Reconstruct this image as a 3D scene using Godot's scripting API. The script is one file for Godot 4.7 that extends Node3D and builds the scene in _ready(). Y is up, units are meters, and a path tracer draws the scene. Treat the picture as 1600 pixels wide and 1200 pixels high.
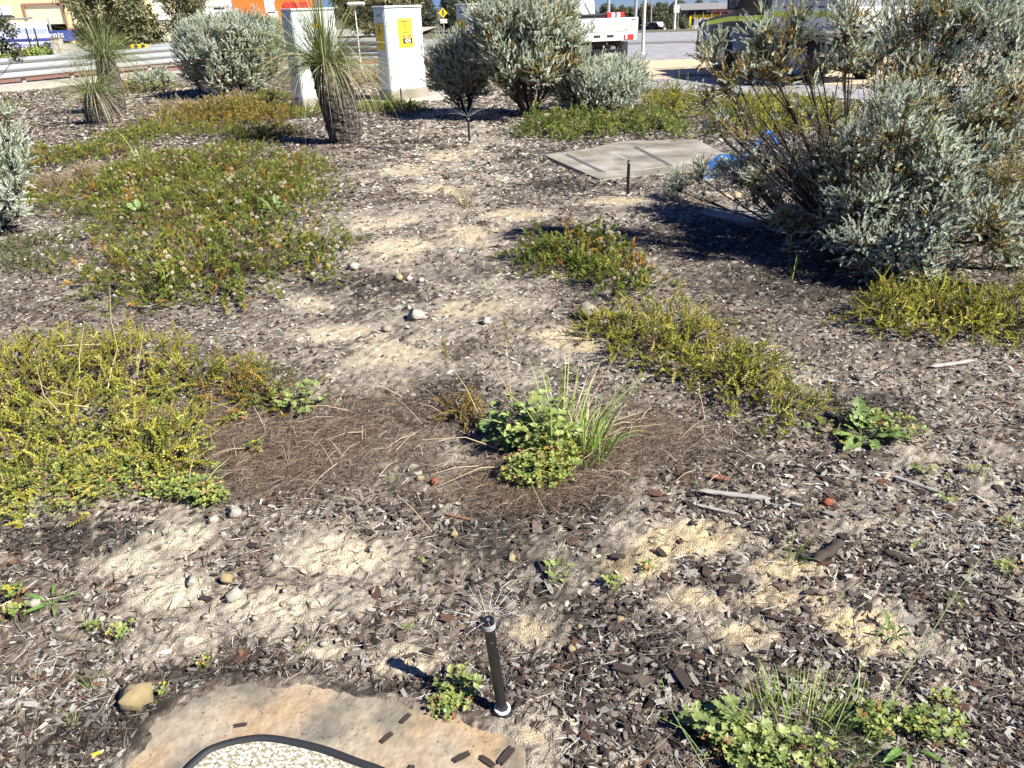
extends Node3D
# A mulched verge with silver shrubs, grass trees and pop-up sprinklers, beside a road. Camera at the origin, 1.6 m up, looking along -Z.

var rng := RandomNumberGenerator.new()
var M := {}          # materials
var S := {}          # shared meshes
var used := {}
var n_low := FastNoiseLite.new()
var n_mid := FastNoiseLite.new()
var n_fine := FastNoiseLite.new()
var n_reg := FastNoiseLite.new()
const SUN_SIDE := Vector3(0.85, 0, 0.53)

# ---------------------------------------------------------------- small helpers
func R(a: float, b: float) -> float:
	return rng.randf_range(a, b)

func V(x: float, y: float, z: float) -> Vector3:
	return Vector3(x, y, z)

func L(r: float, g: float, b: float, a := 1.0) -> Color:
	return Color(r, g, b, a)

func tone(c: Color, k: float) -> Color:
	return Color(c.r * k, c.g * k, c.b * k, c.a)

func numbered(called: String) -> String:
	if not used.has(called):
		used[called] = 0
		return called
	used[called] += 1
	return "%s_%03d" % [called, used[called]]

func tag(o: Node3D, label: String, category: String, group := "", kind := "") -> Node3D:
	if label: o.set_meta("label", label)
	if category: o.set_meta("category", category)
	if group: o.set_meta("group", group)
	if kind: o.set_meta("kind", kind)
	return o

func thing(called: String, label: String, category: String, at := Vector3.ZERO, turn := 0.0, group := "") -> Node3D:
	var o := Node3D.new()
	o.name = numbered(called)
	add_child(o)
	o.position = at
	o.rotation.y = turn
	tag(o, label, category, group)
	return o

func obj(called: String, mesh: Mesh, mat: Material, parent: Node3D = null) -> MeshInstance3D:
	var o := MeshInstance3D.new()
	o.name = called if parent else numbered(called)
	o.mesh = mesh
	o.material_override = mat
	(parent if parent else self).add_child(o, true)
	return o

func many(called: String, mesh: Mesh, mat: Material, xf: Array, cols: Array, parent: Node3D = null) -> MultiMeshInstance3D:
	var mm := MultiMesh.new()
	mm.transform_format = MultiMesh.TRANSFORM_3D
	mm.use_colors = true
	mm.mesh = mesh
	mm.instance_count = xf.size()
	for i in xf.size():
		mm.set_instance_transform(i, xf[i])
		mm.set_instance_color(i, cols[i])
	var o := MultiMeshInstance3D.new()
	o.name = called if parent else numbered(called)
	o.multimesh = mm
	o.material_override = mat
	o.set_meta("kind", "stuff")
	(parent if parent else self).add_child(o, true)
	return o

func gh(x: float, z: float) -> float:   # height of the bed
	var d := clampf((-z - 1.0) / 6.0, 0.0, 1.0)
	return n_low.get_noise_2d(x, z) * lerpf(0.012, 0.05, d) + n_mid.get_noise_2d(x, z) * 0.008

func G(x: float, z: float) -> Vector3:
	return Vector3(x, gh(x, z), z)

# ---------------------------------------------------------------- mesh builder
class MB:
	var v := PackedVector3Array()
	var n := PackedVector3Array()
	var c := PackedColorArray()
	func tri(a: Vector3, b: Vector3, d: Vector3, col: Color) -> void:
		var m := (d - a).cross(b - a).normalized()
		for p in [a, b, d]:
			v.append(p); n.append(m); c.append(col)
	func quad(a: Vector3, b: Vector3, d: Vector3, e: Vector3, col: Color) -> void:
		tri(a, b, d, col)
		tri(a, d, e, col)
	func out_tri(a: Vector3, b: Vector3, d: Vector3, mid: Vector3, col: Color) -> void:
		if (d - a).cross(b - a).dot((a + b + d) / 3.0 - mid) < 0.0:
			tri(a, d, b, col)
		else:
			tri(a, b, d, col)
	func out_quad(a: Vector3, b: Vector3, d: Vector3, e: Vector3, mid: Vector3, col: Color) -> void:
		out_tri(a, b, d, mid, col)
		out_tri(a, d, e, mid, col)
	func smooth(a: Vector3, b: Vector3, d: Vector3, na: Vector3, nb: Vector3, nd: Vector3, ca: Color, cb: Color, cd: Color) -> void:
		if (d - a).cross(b - a).dot(na + nb + nd) < 0.0:
			v.append_array([a, d, b]); n.append_array([na, nd, nb]); c.append_array([ca, cd, cb])
		else:
			v.append_array([a, b, d]); n.append_array([na, nb, nd]); c.append_array([ca, cb, cd])
	func box(xf: Transform3D, size: Vector3, b := 0.0, col := Color.WHITE) -> void:
		var h := size * 0.5
		var mid := xf.origin
		b = minf(b, minf(h.x, minf(h.y, h.z)) * 0.9)
		var P := func(s: Vector3, axis: int) -> Vector3:
			var q := Vector3(s.x * (h.x - b), s.y * (h.y - b), s.z * (h.z - b))
			q[axis] = s[axis] * h[axis]
			return xf * q
		for axis in 3:
			var u := (axis + 1) % 3
			var w := (axis + 2) % 3
			for s in [-1.0, 1.0]:
				var k := []
				for e in [[-1.0, -1.0], [1.0, -1.0], [1.0, 1.0], [-1.0, 1.0]]:
					var q := Vector3.ZERO
					q[axis] = s; q[u] = e[0]; q[w] = e[1]
					k.append(P.call(q, axis))
				out_quad(k[0], k[1], k[2], k[3], mid, col)
			if b > 0.0:
				for s in [-1.0, 1.0]:
					for t in [-1.0, 1.0]:
						var q0 := Vector3.ZERO
						q0[axis] = -1.0; q0[u] = s; q0[w] = t
						var q1 := q0
						q1[axis] = 1.0
						out_quad(P.call(q0, u), P.call(q1, u), P.call(q1, w), P.call(q0, w), mid, col)
		if b > 0.0:
			for x in [-1.0, 1.0]:
				for y in [-1.0, 1.0]:
					for z in [-1.0, 1.0]:
						var q := Vector3(x, y, z)
						out_tri(P.call(q, 0), P.call(q, 1), P.call(q, 2), mid, col)
	func tube(pts: Array, radii: Array, sides := 6, col := Color.WHITE, cap := true, flat := 1.0) -> void:
		var rings := []
		var norms := []
		var last := Vector3.ZERO
		for i in pts.size():
			var t: Vector3 = (pts[mini(i + 1, pts.size() - 1)] - pts[maxi(i - 1, 0)]).normalized()
			var u := last - t * last.dot(t)
			if u.length() < 0.01:
				u = t.cross(Vector3(0.3, 0.1, 1.0) if absf(t.y) > 0.7 else Vector3.UP)
			u = u.normalized()
			last = u
			var w := t.cross(u)
			var ring := []
			var nn := []
			for k in sides:
				var a := TAU * k / sides
				var d := u * cos(a) + w * sin(a) * flat
				ring.append(pts[i] + d * radii[i])
				nn.append(d.normalized())
			rings.append(ring)
			norms.append(nn)
		for i in pts.size() - 1:
			for k in sides:
				var j := (k + 1) % sides
				smooth(rings[i][k], rings[i + 1][k], rings[i + 1][j], norms[i][k], norms[i + 1][k], norms[i + 1][j], col, col, col)
				smooth(rings[i][k], rings[i + 1][j], rings[i][j], norms[i][k], norms[i + 1][j], norms[i][j], col, col, col)
		if cap:
			for e in [0, pts.size() - 1]:
				var inner: Vector3 = pts[1] if e == 0 else pts[e - 1]
				for k in range(1, sides - 1):
					out_tri(rings[e][0], rings[e][k], rings[e][k + 1], inner, col)
	func lathe(profile: Array, sides := 24, xf := Transform3D.IDENTITY, col := Color.WHITE) -> void:   # [radius, height] from the bottom up
		for i in profile.size() - 1:
			var r0: float = profile[i][0]
			var r1: float = profile[i + 1][0]
			var y0: float = profile[i][1]
			var y1: float = profile[i + 1][1]
			var slope := Vector2(y1 - y0, r0 - r1).normalized()
			for k in sides:
				var a := TAU * k / sides
				var b := TAU * (k + 1) / sides
				var na := xf.basis * Vector3(cos(a) * slope.x, slope.y, sin(a) * slope.x)
				var nb := xf.basis * Vector3(cos(b) * slope.x, slope.y, sin(b) * slope.x)
				var p := xf * Vector3(cos(a) * r0, y0, sin(a) * r0)
				var q := xf * Vector3(cos(a) * r1, y1, sin(a) * r1)
				var s := xf * Vector3(cos(b) * r1, y1, sin(b) * r1)
				var t := xf * Vector3(cos(b) * r0, y0, sin(b) * r0)
				if r1 > 0.0: smooth(p, q, s, na, na, nb, col, col, col)
				if r0 > 0.0: smooth(p, s, t, na, nb, nb, col, col, col)
	func prism(poly: PackedVector2Array, y0: float, y1: float, bevel := 0.0, col := Color.WHITE) -> void:   # outline in x and z, upright sides
		var n_ := poly.size()
		var area := 0.0
		for i in n_:
			area += poly[i].cross(poly[(i + 1) % n_])
		var inner := PackedVector2Array()
		for i in n_:
			var e0 := (poly[i] - poly[(i + n_ - 1) % n_]).normalized()
			var e1 := (poly[(i + 1) % n_] - poly[i]).normalized()
			var m := (e0 + e1).normalized().orthogonal() * signf(area)
			inner.append(poly[i] + m * bevel * (-1.0 if Geometry2D.is_point_in_polygon(poly[i] - m * 0.001, poly) else 1.0))
		var ids := Geometry2D.triangulate_polygon(inner)
		var below := Vector3(inner[0].x, y0 - 10.0, inner[0].y)
		for i in range(0, ids.size(), 3):
			var a := inner[ids[i]]
			var b := inner[ids[i + 1]]
			var d := inner[ids[i + 2]]
			out_tri(Vector3(a.x, y1, a.y), Vector3(b.x, y1, b.y), Vector3(d.x, y1, d.y), below, col)
		for i in n_:
			var j := (i + 1) % n_
			var mid2 := (poly[i] + poly[j]) * 0.5
			var o2 := (poly[j] - poly[i]).orthogonal().normalized()
			if Geometry2D.is_point_in_polygon(mid2 + o2 * 0.001, poly): o2 = -o2
			var mid := Vector3(mid2.x - o2.x, y0 - 1.0, mid2.y - o2.y)
			var a := Vector3(poly[i].x, y0, poly[i].y)
			var b := Vector3(poly[j].x, y0, poly[j].y)
			var top := y1 - bevel
			out_quad(a, b, Vector3(b.x, top, b.z), Vector3(a.x, top, a.z), mid, col)
			if bevel > 0.0:
				out_quad(Vector3(a.x, top, a.z), Vector3(b.x, top, b.z), Vector3(inner[j].x, y1, inner[j].y), Vector3(inner[i].x, y1, inner[i].y), mid, col)
	func mesh() -> ArrayMesh:
		var a := []
		a.resize(Mesh.ARRAY_MAX)
		a[Mesh.ARRAY_VERTEX] = v
		a[Mesh.ARRAY_NORMAL] = n
		a[Mesh.ARRAY_COLOR] = c
		var m := ArrayMesh.new()
		m.add_surface_from_arrays(Mesh.PRIMITIVE_TRIANGLES, a)
		return m

func bx(size: Vector3, at := Vector3.ZERO, b := 0.006, turn := Basis.IDENTITY) -> ArrayMesh:
	var m := MB.new()
	m.box(Transform3D(turn, at), size, b)
	return m.mesh()

func tb(pts: Array, r: float, sides := 8) -> ArrayMesh:
	var m := MB.new()
	var rr := []
	for p in pts: rr.append(r)
	m.tube(pts, rr, sides)
	return m.mesh()

func side_prism(poly: PackedVector2Array, wide: float, bevel := 0.02) -> ArrayMesh:   # outline in z (x of poly) and y (y of poly), extruded along x
	var m := MB.new()
	m.prism(poly, -wide * 0.5, wide * 0.5, bevel)
	for i in m.v.size():
		m.v[i] = Vector3(m.v[i].y, m.v[i].z, m.v[i].x)
		m.n[i] = Vector3(m.n[i].y, m.n[i].z, m.n[i].x)
	return m.mesh()

func writing(words: String, tall: float, mat: Material, parent: Node3D, xf: Transform3D, serif := false, called := "lettering") -> void:
	var t := TextMesh.new()
	var f := SystemFont.new()
	f.font_names = PackedStringArray(["Droid Serif" if serif else "Droid Sans"])
	f.font_weight = 700
	f.font_italic = serif
	t.font = f
	t.text = words
	t.font_size = 48
	t.pixel_size = tall / 34.0
	t.depth = 0.006
	t.curve_step = 4.0
	var o := obj(called, t, mat, parent)
	o.transform = xf

# ---------------------------------------------------------------- materials
func mat(called: String, col: Color, rough := 0.8, metal := 0.0) -> StandardMaterial3D:
	var m := StandardMaterial3D.new()
	m.resource_name = called
	m.albedo_color = col.linear_to_srgb()
	m.roughness = rough
	m.metallic = metal
	M[called] = m
	return m

func tex(freq: float, lo: Color, hi: Color, sd: int, octaves := 4, side := 512) -> NoiseTexture2D:
	var f := FastNoiseLite.new()
	f.seed = sd
	f.frequency = freq
	f.fractal_octaves = octaves
	var t := NoiseTexture2D.new()
	t.width = side
	t.height = side
	t.seamless = true
	t.noise = f
	var g := Gradient.new()
	g.set_color(0, lo)
	g.set_color(1, hi)
	t.color_ramp = g
	return t

func tri(m: StandardMaterial3D, t: Texture2D, per_metre: float, in_world := true) -> StandardMaterial3D:
	m.albedo_texture = t
	m.uv1_triplanar = true
	m.uv1_world_triplanar = in_world
	m.uv1_scale = Vector3.ONE * per_metre
	return m

func bump(m: StandardMaterial3D, t: Texture2D, cm: float) -> StandardMaterial3D:
	m.heightmap_enabled = true
	m.heightmap_texture = t
	m.heightmap_scale = cm
	return m

func make_materials() -> void:
	var vc := func(m: StandardMaterial3D) -> StandardMaterial3D:
		m.vertex_color_use_as_albedo = true
		return m
	var grain := tex(0.11, Color(0.62, 0.6, 0.57), Color(1, 1, 1), 3, 4)
	var rough_bump := tex(0.12, Color.BLACK, Color.WHITE, 5, 5)
	var coarse := tex(0.02, Color(0.7, 0.69, 0.66), Color(1, 1, 1), 8, 5)
	bump(tri(vc.call(mat("soil", L(1, 1, 1), 0.95)), grain, 2.6), rough_bump, 0.5)
	bump(vc.call(mat("chip", L(1, 1, 1), 0.8)), rough_bump, 0.12)
	M.chip.uv1_triplanar = true
	M.chip.uv1_scale = Vector3(30, 30, 200)
	vc.call(mat("crumb", L(1, 1, 1), 0.95))
	var leaf: StandardMaterial3D = vc.call(mat("leaf", L(1, 1, 1), 0.5))
	leaf.backlight_enabled = true
	leaf.backlight = Color(0.45, 0.5, 0.2)
	var silver: StandardMaterial3D = vc.call(mat("silver", L(1, 1, 1), 0.75))
	silver.backlight_enabled = true
	silver.backlight = Color(0.4, 0.44, 0.36)
	silver.rim_enabled = true
	silver.rim = 0.3
	vc.call(mat("petal", L(1, 1, 1), 0.7))
	bump(tri(vc.call(mat("bark", L(1, 1, 1), 0.9)), coarse, 3.0, false), rough_bump, 0.6)
	bump(tri(vc.call(mat("stone", L(1, 1, 1), 0.9)), tex(0.05, Color(0.78, 0.75, 0.68), Color(1, 1, 1), 17), 6.0, false), rough_bump, 0.3)
	tri(mat("concrete", L(0.42, 0.39, 0.34), 0.7), tex(0.008, Color(0.62, 0.6, 0.55), Color(1, 1, 1), 51, 6), 0.45)
	bump(tri(mat("pale_concrete", L(0.6, 0.57, 0.5), 0.85), coarse, 0.5), rough_bump, 0.1)
	bump(tri(mat("tan_paving", L(0.64, 0.53, 0.37), 0.9), tex(0.03, Color(0.82, 0.8, 0.77), Color(1, 1, 1), 31, 5), 0.35), rough_bump, 0.2)
	bump(tri(mat("asphalt", L(0.36, 0.35, 0.37), 0.9), tex(0.02, Color(0.8, 0.8, 0.8), Color(1, 1, 1), 23, 6), 0.12), rough_bump, 0.2)
	bump(tri(mat("brick_red", L(0.36, 0.19, 0.14), 0.9), coarse, 1.0), rough_bump, 0.2)
	tri(mat("cabinet_paint", L(0.72, 0.78, 0.78), 0.45), tex(0.015, Color(0.9, 0.91, 0.9), Color(1, 1, 1), 41, 5), 0.9)
	mat("seam", L(0.12, 0.13, 0.13), 0.7)
	mat("white_paint", L(0.8, 0.8, 0.79), 0.35)
	mat("vehicle_white", L(0.78, 0.79, 0.8), 0.25)
	M.vehicle_white.clearcoat_enabled = true
	M.vehicle_white.clearcoat = 0.6
	M.vehicle_white.clearcoat_roughness = 0.08
	mat("yellow", L(0.85, 0.6, 0.03), 0.5)
	mat("hivis", L(0.68, 0.9, 0.04), 0.4)
	mat("orange", L(0.82, 0.17, 0.03), 0.5)
	mat("red", L(0.62, 0.04, 0.04), 0.35)
	mat("black_plastic", L(0.012, 0.012, 0.014), 0.4)
	mat("rubber", L(0.02, 0.022, 0.025), 0.7)
	mat("dark", L(0.03, 0.03, 0.032), 0.6)
	mat("grey_plastic", L(0.3, 0.31, 0.32), 0.5)
	mat("galvanised", L(0.42, 0.45, 0.46), 0.42, 0.3)
	mat("steel", L(0.5, 0.5, 0.5), 0.35, 0.7)
	mat("cream_wall", L(0.78, 0.62, 0.36), 0.9)
	mat("cream_door", L(0.8, 0.74, 0.55), 0.6)
	mat("brown_trim", L(0.3, 0.17, 0.12), 0.6)
	mat("blue_print", L(0.05, 0.08, 0.33), 0.5)
	mat("pale_blue", L(0.42, 0.47, 0.68), 0.5)
	mat("roof_grey", L(0.2, 0.2, 0.2), 0.7)
	tri(mat("blue_plastic", L(0.03, 0.17, 0.55), 0.5), coarse, 6.0)
	mat("sign_back", L(0.55, 0.62, 0.68), 0.5)
	mat("timber_post", L(0.6, 0.57, 0.5), 0.8)
	mat("glass", Color(0.75, 0.85, 0.9, 0.25), 0.05)
	M.glass.albedo_color = Color(0.8, 0.9, 0.92, 0.3)
	M.glass.transparency = BaseMaterial3D.TRANSPARENCY_ALPHA
	mat("water", L(0.9, 0.93, 0.95), 0.35)
	M.water.albedo_color = Color(0.95, 0.97, 1.0, 0.7)
	M.water.transparency = BaseMaterial3D.TRANSPARENCY_ALPHA
	make_pit_materials(rough_bump)

func picture(side: int, f: Callable) -> ImageTexture:
	var im := Image.create(side, side, false, Image.FORMAT_RGB8)
	for y in side:
		for x in side:
			im.set_pixel(x, y, f.call(x / float(side), y / float(side)))
	return ImageTexture.create_from_image(im)

func make_pit_materials(rough_bump: Texture2D) -> void:
	var a := FastNoiseLite.new()
	a.seed = 77
	a.frequency = 4.0
	a.fractal_octaves = 5
	var b := FastNoiseLite.new()
	b.seed = 78
	b.frequency = 26.0
	b.fractal_octaves = 3
	var collar := mat("stained_concrete", L(1, 1, 1), 0.8)
	collar.albedo_texture = picture(512, func(u: float, v: float) -> Color:   # sand-coloured concrete, rust-orange and grey stains, black specks
		var o := clampf(a.get_noise_2d(u, v) * 1.6 + 0.42, 0.0, 1.0)
		var g := clampf(a.get_noise_2d(u + 9.0, v + 3.0) * 2.2 + 0.3, 0.0, 1.0)
		var c := Color(0.38, 0.32, 0.235).lerp(Color(0.4, 0.275, 0.15), o * 0.8).lerp(Color(0.17, 0.155, 0.125), g * 0.85)
		var s := b.get_noise_2d(u, v)
		c = tone(c, 0.88 + s * 0.3)
		if b.get_noise_2d(u * 2.3 + 4.0, v * 2.3) > 0.5 and a.get_noise_2d(u * 1.4, v * 1.4 + 7.0) > 0.12: c = tone(c, 0.35)
		return c.linear_to_srgb())
	collar.uv1_triplanar = true
	collar.uv1_scale = Vector3(0.9, 0.9, 0.9)
	bump(collar, rough_bump, 0.15)
	var lid := mat("mottled_lid", L(1, 1, 1), 0.8)
	lid.albedo_texture = picture(512, func(u: float, v: float) -> Color:   # flaking white over olive brown, in slanting strokes
		var w := b.get_noise_2d((u + v * 0.5) * 0.9, (v - u * 0.5) * 2.0) + 0.35 * b.get_noise_2d(u * 3.0, v * 3.0)
		var c := Color(0.27, 0.24, 0.16).lerp(Color(0.6, 0.58, 0.5), smoothstep(-0.12, 0.1, w))
		if absf(fposmod(u * 14.0 + v * 2.0, 1.0) - 0.5) < 0.04 and a.get_noise_2d(u * 5.0, v * 9.0) > 0.05: c = tone(c, 0.35)
		return c.linear_to_srgb())
	lid.uv1_triplanar = true
	lid.uv1_scale = Vector3(1.7, 1.7, 1.7)
	bump(lid, rough_bump, 0.15)

# ---------------------------------------------------------------- the bed: soil, sand, mulch
# x, z, half width, half depth
const SAND := [[0.62,-1.62,0.26,0.12],[0.84,-1.88,0.26,0.12],[0.57,-2.03,0.34,0.16],[0.34,-1.91,0.28,0.14],[0.75,-1.74,0.34,0.18],[0.98,-1.62,0.2,0.13],[0.55,-1.75,0.3,0.14],[-1.12,-2.14,0.22,0.12],[-1.25,-2.0,0.16,0.12],[-1.06,-1.86,0.2,0.13],[-0.93,-1.66,0.2,0.12],[-0.72,-1.78,0.3,0.2],[-0.55,-1.6,0.25,0.09],[-0.3,-1.56,0.26,0.11],[0.03,-1.66,0.18,0.12],[-1.02,-6.35,0.75,0.5],[-0.83,-5.59,0.6,0.5],[-1.05,-8.63,0.65,0.7],[-0.95,-3.97,0.5,0.25],[-1.25,-4.51,0.25,0.25],[0.97,-6.89,0.45,0.35],[0.0,-6.54,0.75,0.4],[-0.3,-5.9,0.6,0.6],[-0.69,-9.7,0.7,0.7],[0.28,-3.78,0.3,0.3],[2.05,-6.86,0.4,0.25],[0.02,-1.3,0.14,0.1],[-0.2,-4.3,0.5,0.4],[-0.6,-3.6,0.5,0.4],[-0.5,-7.6,0.6,0.4],[-0.55,-2.0,0.35,0.16]]
const THATCH := [[-0.66,-2.85,0.42,0.42],[-0.91,-2.64,0.3,0.26],[0.5,-2.68,0.36,0.26],[0.04,-2.36,0.3,0.14],[-1.27,-2.81,0.2,0.24],[-4.66,-8.52,0.7,1.1],[0.15,-2.6,0.25,0.2]]
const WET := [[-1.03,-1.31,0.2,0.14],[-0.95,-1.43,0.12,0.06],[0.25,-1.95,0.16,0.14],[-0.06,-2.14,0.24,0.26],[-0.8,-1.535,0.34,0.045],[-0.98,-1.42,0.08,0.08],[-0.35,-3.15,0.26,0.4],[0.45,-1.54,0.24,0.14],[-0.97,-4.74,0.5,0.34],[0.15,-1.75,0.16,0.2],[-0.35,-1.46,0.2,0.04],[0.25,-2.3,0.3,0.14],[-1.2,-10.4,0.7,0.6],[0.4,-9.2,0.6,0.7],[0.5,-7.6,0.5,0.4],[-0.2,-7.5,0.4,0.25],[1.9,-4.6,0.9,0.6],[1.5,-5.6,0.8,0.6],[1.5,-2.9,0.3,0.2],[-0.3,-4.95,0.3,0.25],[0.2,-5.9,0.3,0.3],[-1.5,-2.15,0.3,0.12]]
const WEATHERED := [[1.79,-2.95,0.6,0.4],[1.58,-3.5,0.5,0.4],[-1.68,-4.03,0.33,0.26],[-3.89,-6.33,0.5,0.7],[1.5,-2.2,0.4,0.3],[2.4,-3.1,0.6,0.4],[-1.5,-1.6,0.4,0.3]]

func patch(list: Array, x: float, z: float) -> float:
	var best := -1.0
	for e in list:
		var dx: float = (x - e[0]) / e[2]
		if dx > 2.0 or dx < -2.0: continue
		var dz: float = (z - e[1]) / e[3]
		best = maxf(best, 1.0 - sqrt(dx * dx + dz * dz))
	return best

func sandy(x: float, z: float) -> float:
	var n := n_reg.get_noise_2d(x, z)
	var p := patch(SAND, x, z)
	var path := 0.4 - absf(x + 0.35) / (0.25 - 0.12 * z) * 0.7 if z < -3.3 else -0.15
	return smoothstep(-0.1, 0.6, maxf(p, path) + n * 1.0 + n_mid.get_noise_2d(x * 1.7, z * 1.7) * 0.5)

func soil_colour(x: float, z: float) -> Color:
	var n := n_reg.get_noise_2d(x + 40.0, z)
	var c := L(0.19, 0.15, 0.118).lerp(L(0.43, 0.37, 0.3), clampf(0.5 + n * 1.3, 0.0, 1.0))
	var s := smoothstep(0.2, 0.8, sandy(x, z) + R(-0.5, 0.5))
	var core := smoothstep(0.35, 0.8, patch(SAND, x, z) + n * 0.7)
	c = c.lerp(L(0.5, 0.445, 0.375).lerp(L(0.78, 0.72, 0.56).lerp(L(0.76, 0.63, 0.39), smoothstep(-0.4, 0.4, x / -z + 0.15)), core), s)
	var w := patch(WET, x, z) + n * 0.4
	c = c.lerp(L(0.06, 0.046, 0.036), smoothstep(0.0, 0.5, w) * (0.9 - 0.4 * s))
	var k := lerpf(R(0.6, 1.25), R(0.85, 1.12), core * s)
	var r := rng.randf()
	if r > 0.94: c = c.lerp(L(0.68, 0.62, 0.5), 0.7)
	elif r < 0.14 - 0.1 * core * s: c = tone(c, 0.3)
	return tone(c, k)

func build_ground() -> void:
	var rows := []
	var d := -2.5
	while d < 31.0:
		rows.append(d)
		d += 0.25 if d < 0.75 else maxf(0.011, d * 0.0072)
	var cols := 440
	var v := PackedVector3Array()
	var c := PackedColorArray()
	for dz in rows:
		var half: float = 0.85 * maxf(dz, 0.8) + 1.2
		for i in cols + 1:
			var x: float = (i * 2.0 / cols - 1.0) * half
			var near: float = clampf(1.0 - dz / 14.0, 0.2, 1.0)
			var y: float = gh(x, -dz) + n_fine.get_noise_2d(x, -dz) * 0.016 * near + R(-0.003, 0.003) * near
			var s := 0.0
			if dz < 14.0: s = sandy(x, -dz)
			y += s * 0.006
			if dz < 1.7 and dz > 0.3 and absf(x) < 1.2:
				var q := Vector2(x, -dz)
				var best := 9.0
				for e in pit_outline.size():
					best = minf(best, q.distance_squared_to(Geometry2D.get_closest_point_to_segment(q, pit_outline[e], pit_outline[(e + 1) % pit_outline.size()])))
				var inside := sqrt(best) * (1.0 if in_pit(x, -dz) else -1.0)
				var edge := 0.012 + 0.035 * n_mid.get_noise_2d(x * 1.5 + 3.0, -dz * 1.5) + 0.012 * n_fine.get_noise_2d(x, -dz)
				if inside > edge: y = maxf(-0.04, 0.0165 - (inside - edge) * 0.55)
				elif inside > -0.06: y = lerpf(0.0165, y, smoothstep(0.0, 0.07, edge - inside)) + 0.003 * n_fine.get_noise_2d(x * 2.0, -dz * 2.0)
			v.append(V(x, y, -dz))
			c.append(soil_colour(x, -dz))
	var idx := PackedInt32Array()
	var w := cols + 1
	for r in rows.size() - 1:
		for i in cols:
			var a := r * w + i
			idx.append_array([a, a + w, a + w + 1, a, a + w + 1, a + 1])
	var n := PackedVector3Array()
	n.resize(v.size())
	for r in rows.size():
		for i in w:
			var l := v[r * w + maxi(i - 1, 0)]
			var rr := v[r * w + mini(i + 1, cols)]
			var f := v[mini(r + 1, rows.size() - 1) * w + i]
			var b := v[maxi(r - 1, 0) * w + i]
			n[r * w + i] = (rr - l).cross(f - b).normalized()
	var arr := []
	arr.resize(Mesh.ARRAY_MAX)
	arr[Mesh.ARRAY_VERTEX] = v
	arr[Mesh.ARRAY_NORMAL] = n
	arr[Mesh.ARRAY_COLOR] = c
	arr[Mesh.ARRAY_INDEX] = idx
	var m := ArrayMesh.new()
	m.add_surface_from_arrays(Mesh.PRIMITIVE_TRIANGLES, arr)
	tag(obj("ground", m, M.soil), "sandy garden bed soil with pale sand patches", "ground", "", "structure")

func mulched(x: float, z: float) -> float:   # share of the ground that bark covers: thick at right, thin along the bare path
	var side := x / maxf(0.5, -z)
	var right := smoothstep(-0.08, 0.2, side)
	var left := smoothstep(-0.28, -0.5, side) if z < -3.5 else 0.25
	return clampf(0.3 + 0.75 * maxf(right, left) + n_reg.get_noise_2d(x + 80.0, z) * 1.1, 0.1, 1.0)

func chip_mesh(kind := 0) -> ArrayMesh:   # a splintered slab of bark, 1 long, lying along z
	var m := MB.new()
	var mid := V(0, 0, 0)
	var top := [V(-0.17, 0.06, -0.5), V(0.13, 0.05, -0.46), V(0.22, 0.09, -0.1), V(0.19, 0.06, 0.42), V(0.08, 0.05, 0.52), V(-0.14, 0.08, 0.45), V(-0.2, 0.07, -0.05)]
	if kind == 1: top = [V(-0.21, 0.05, -0.5), V(-0.06, 0.07, -0.38), V(0.02, 0.06, -0.53), V(0.2, 0.05, -0.45), V(0.24, 0.08, 0.1), V(0.2, 0.05, 0.5), V(0.06, 0.07, 0.36), V(-0.04, 0.06, 0.5), V(-0.19, 0.05, 0.42), V(-0.23, 0.08, -0.05)]
	if kind == 2: top = [V(-0.1, 0.04, -0.55), V(0.16, 0.06, -0.3), V(0.12, 0.1, 0.15), V(0.2, 0.05, 0.5), V(0.0, 0.06, 0.32), V(-0.12, 0.05, 0.55), V(-0.2, 0.1, 0.1)]
	var low := []
	for p in top: low.append(V(p.x * 0.95, -0.06, p.z * 0.97))
	var k := top.size()
	for i in k:
		var j := (i + 1) % k
		m.out_quad(top[i], top[j], low[j], low[i], V((top[i].x + top[j].x) * 0.3, 0, (top[i].z + top[j].z) * 0.3), Color.WHITE)
		m.out_tri(top[i], top[j], V(0.01, 0.1 if kind != 1 else 0.06, 0.02), V(0, -5, 0), Color(1, 1, 1) if i % 2 else Color(0.9, 0.9, 0.89))
	return m.mesh()

func splinter_mesh() -> ArrayMesh:
	var m := MB.new()
	m.tube([V(0, 0, -0.5), V(0.02, 0.03, -0.15), V(-0.01, 0.02, 0.2), V(0.01, 0, 0.5)], [0.02, 0.045, 0.04, 0.012], 4)
	return m.mesh()

func crumb_mesh() -> ArrayMesh:
	var m := MB.new()
	var p := [V(0, 0.42, 0.05), V(0.5, 0, 0.1), V(0.1, 0.05, 0.55), V(-0.45, 0.08, 0.2), V(-0.3, 0, -0.4), V(0.3, 0.1, -0.45)]
	for i in 5:
		m.out_tri(p[0], p[1 + i], p[1 + (i + 1) % 5], V(0, -0.1, 0), Color.WHITE)
		m.out_tri(V(0, -0.4, 0), p[1 + i], p[1 + (i + 1) % 5], V(0, 0.1, 0), Color.WHITE)
	return m.mesh()

func thatch_mesh() -> ArrayMesh:
	var m := MB.new()
	m.tube([V(0, 0, -0.5), V(0.04, 0.1, -0.2), V(-0.03, 0.13, 0.15), V(0.06, 0.02, 0.5)], [0.005, 0.0075, 0.007, 0.003], 3, Color.WHITE, false)
	return m.mesh()

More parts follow.
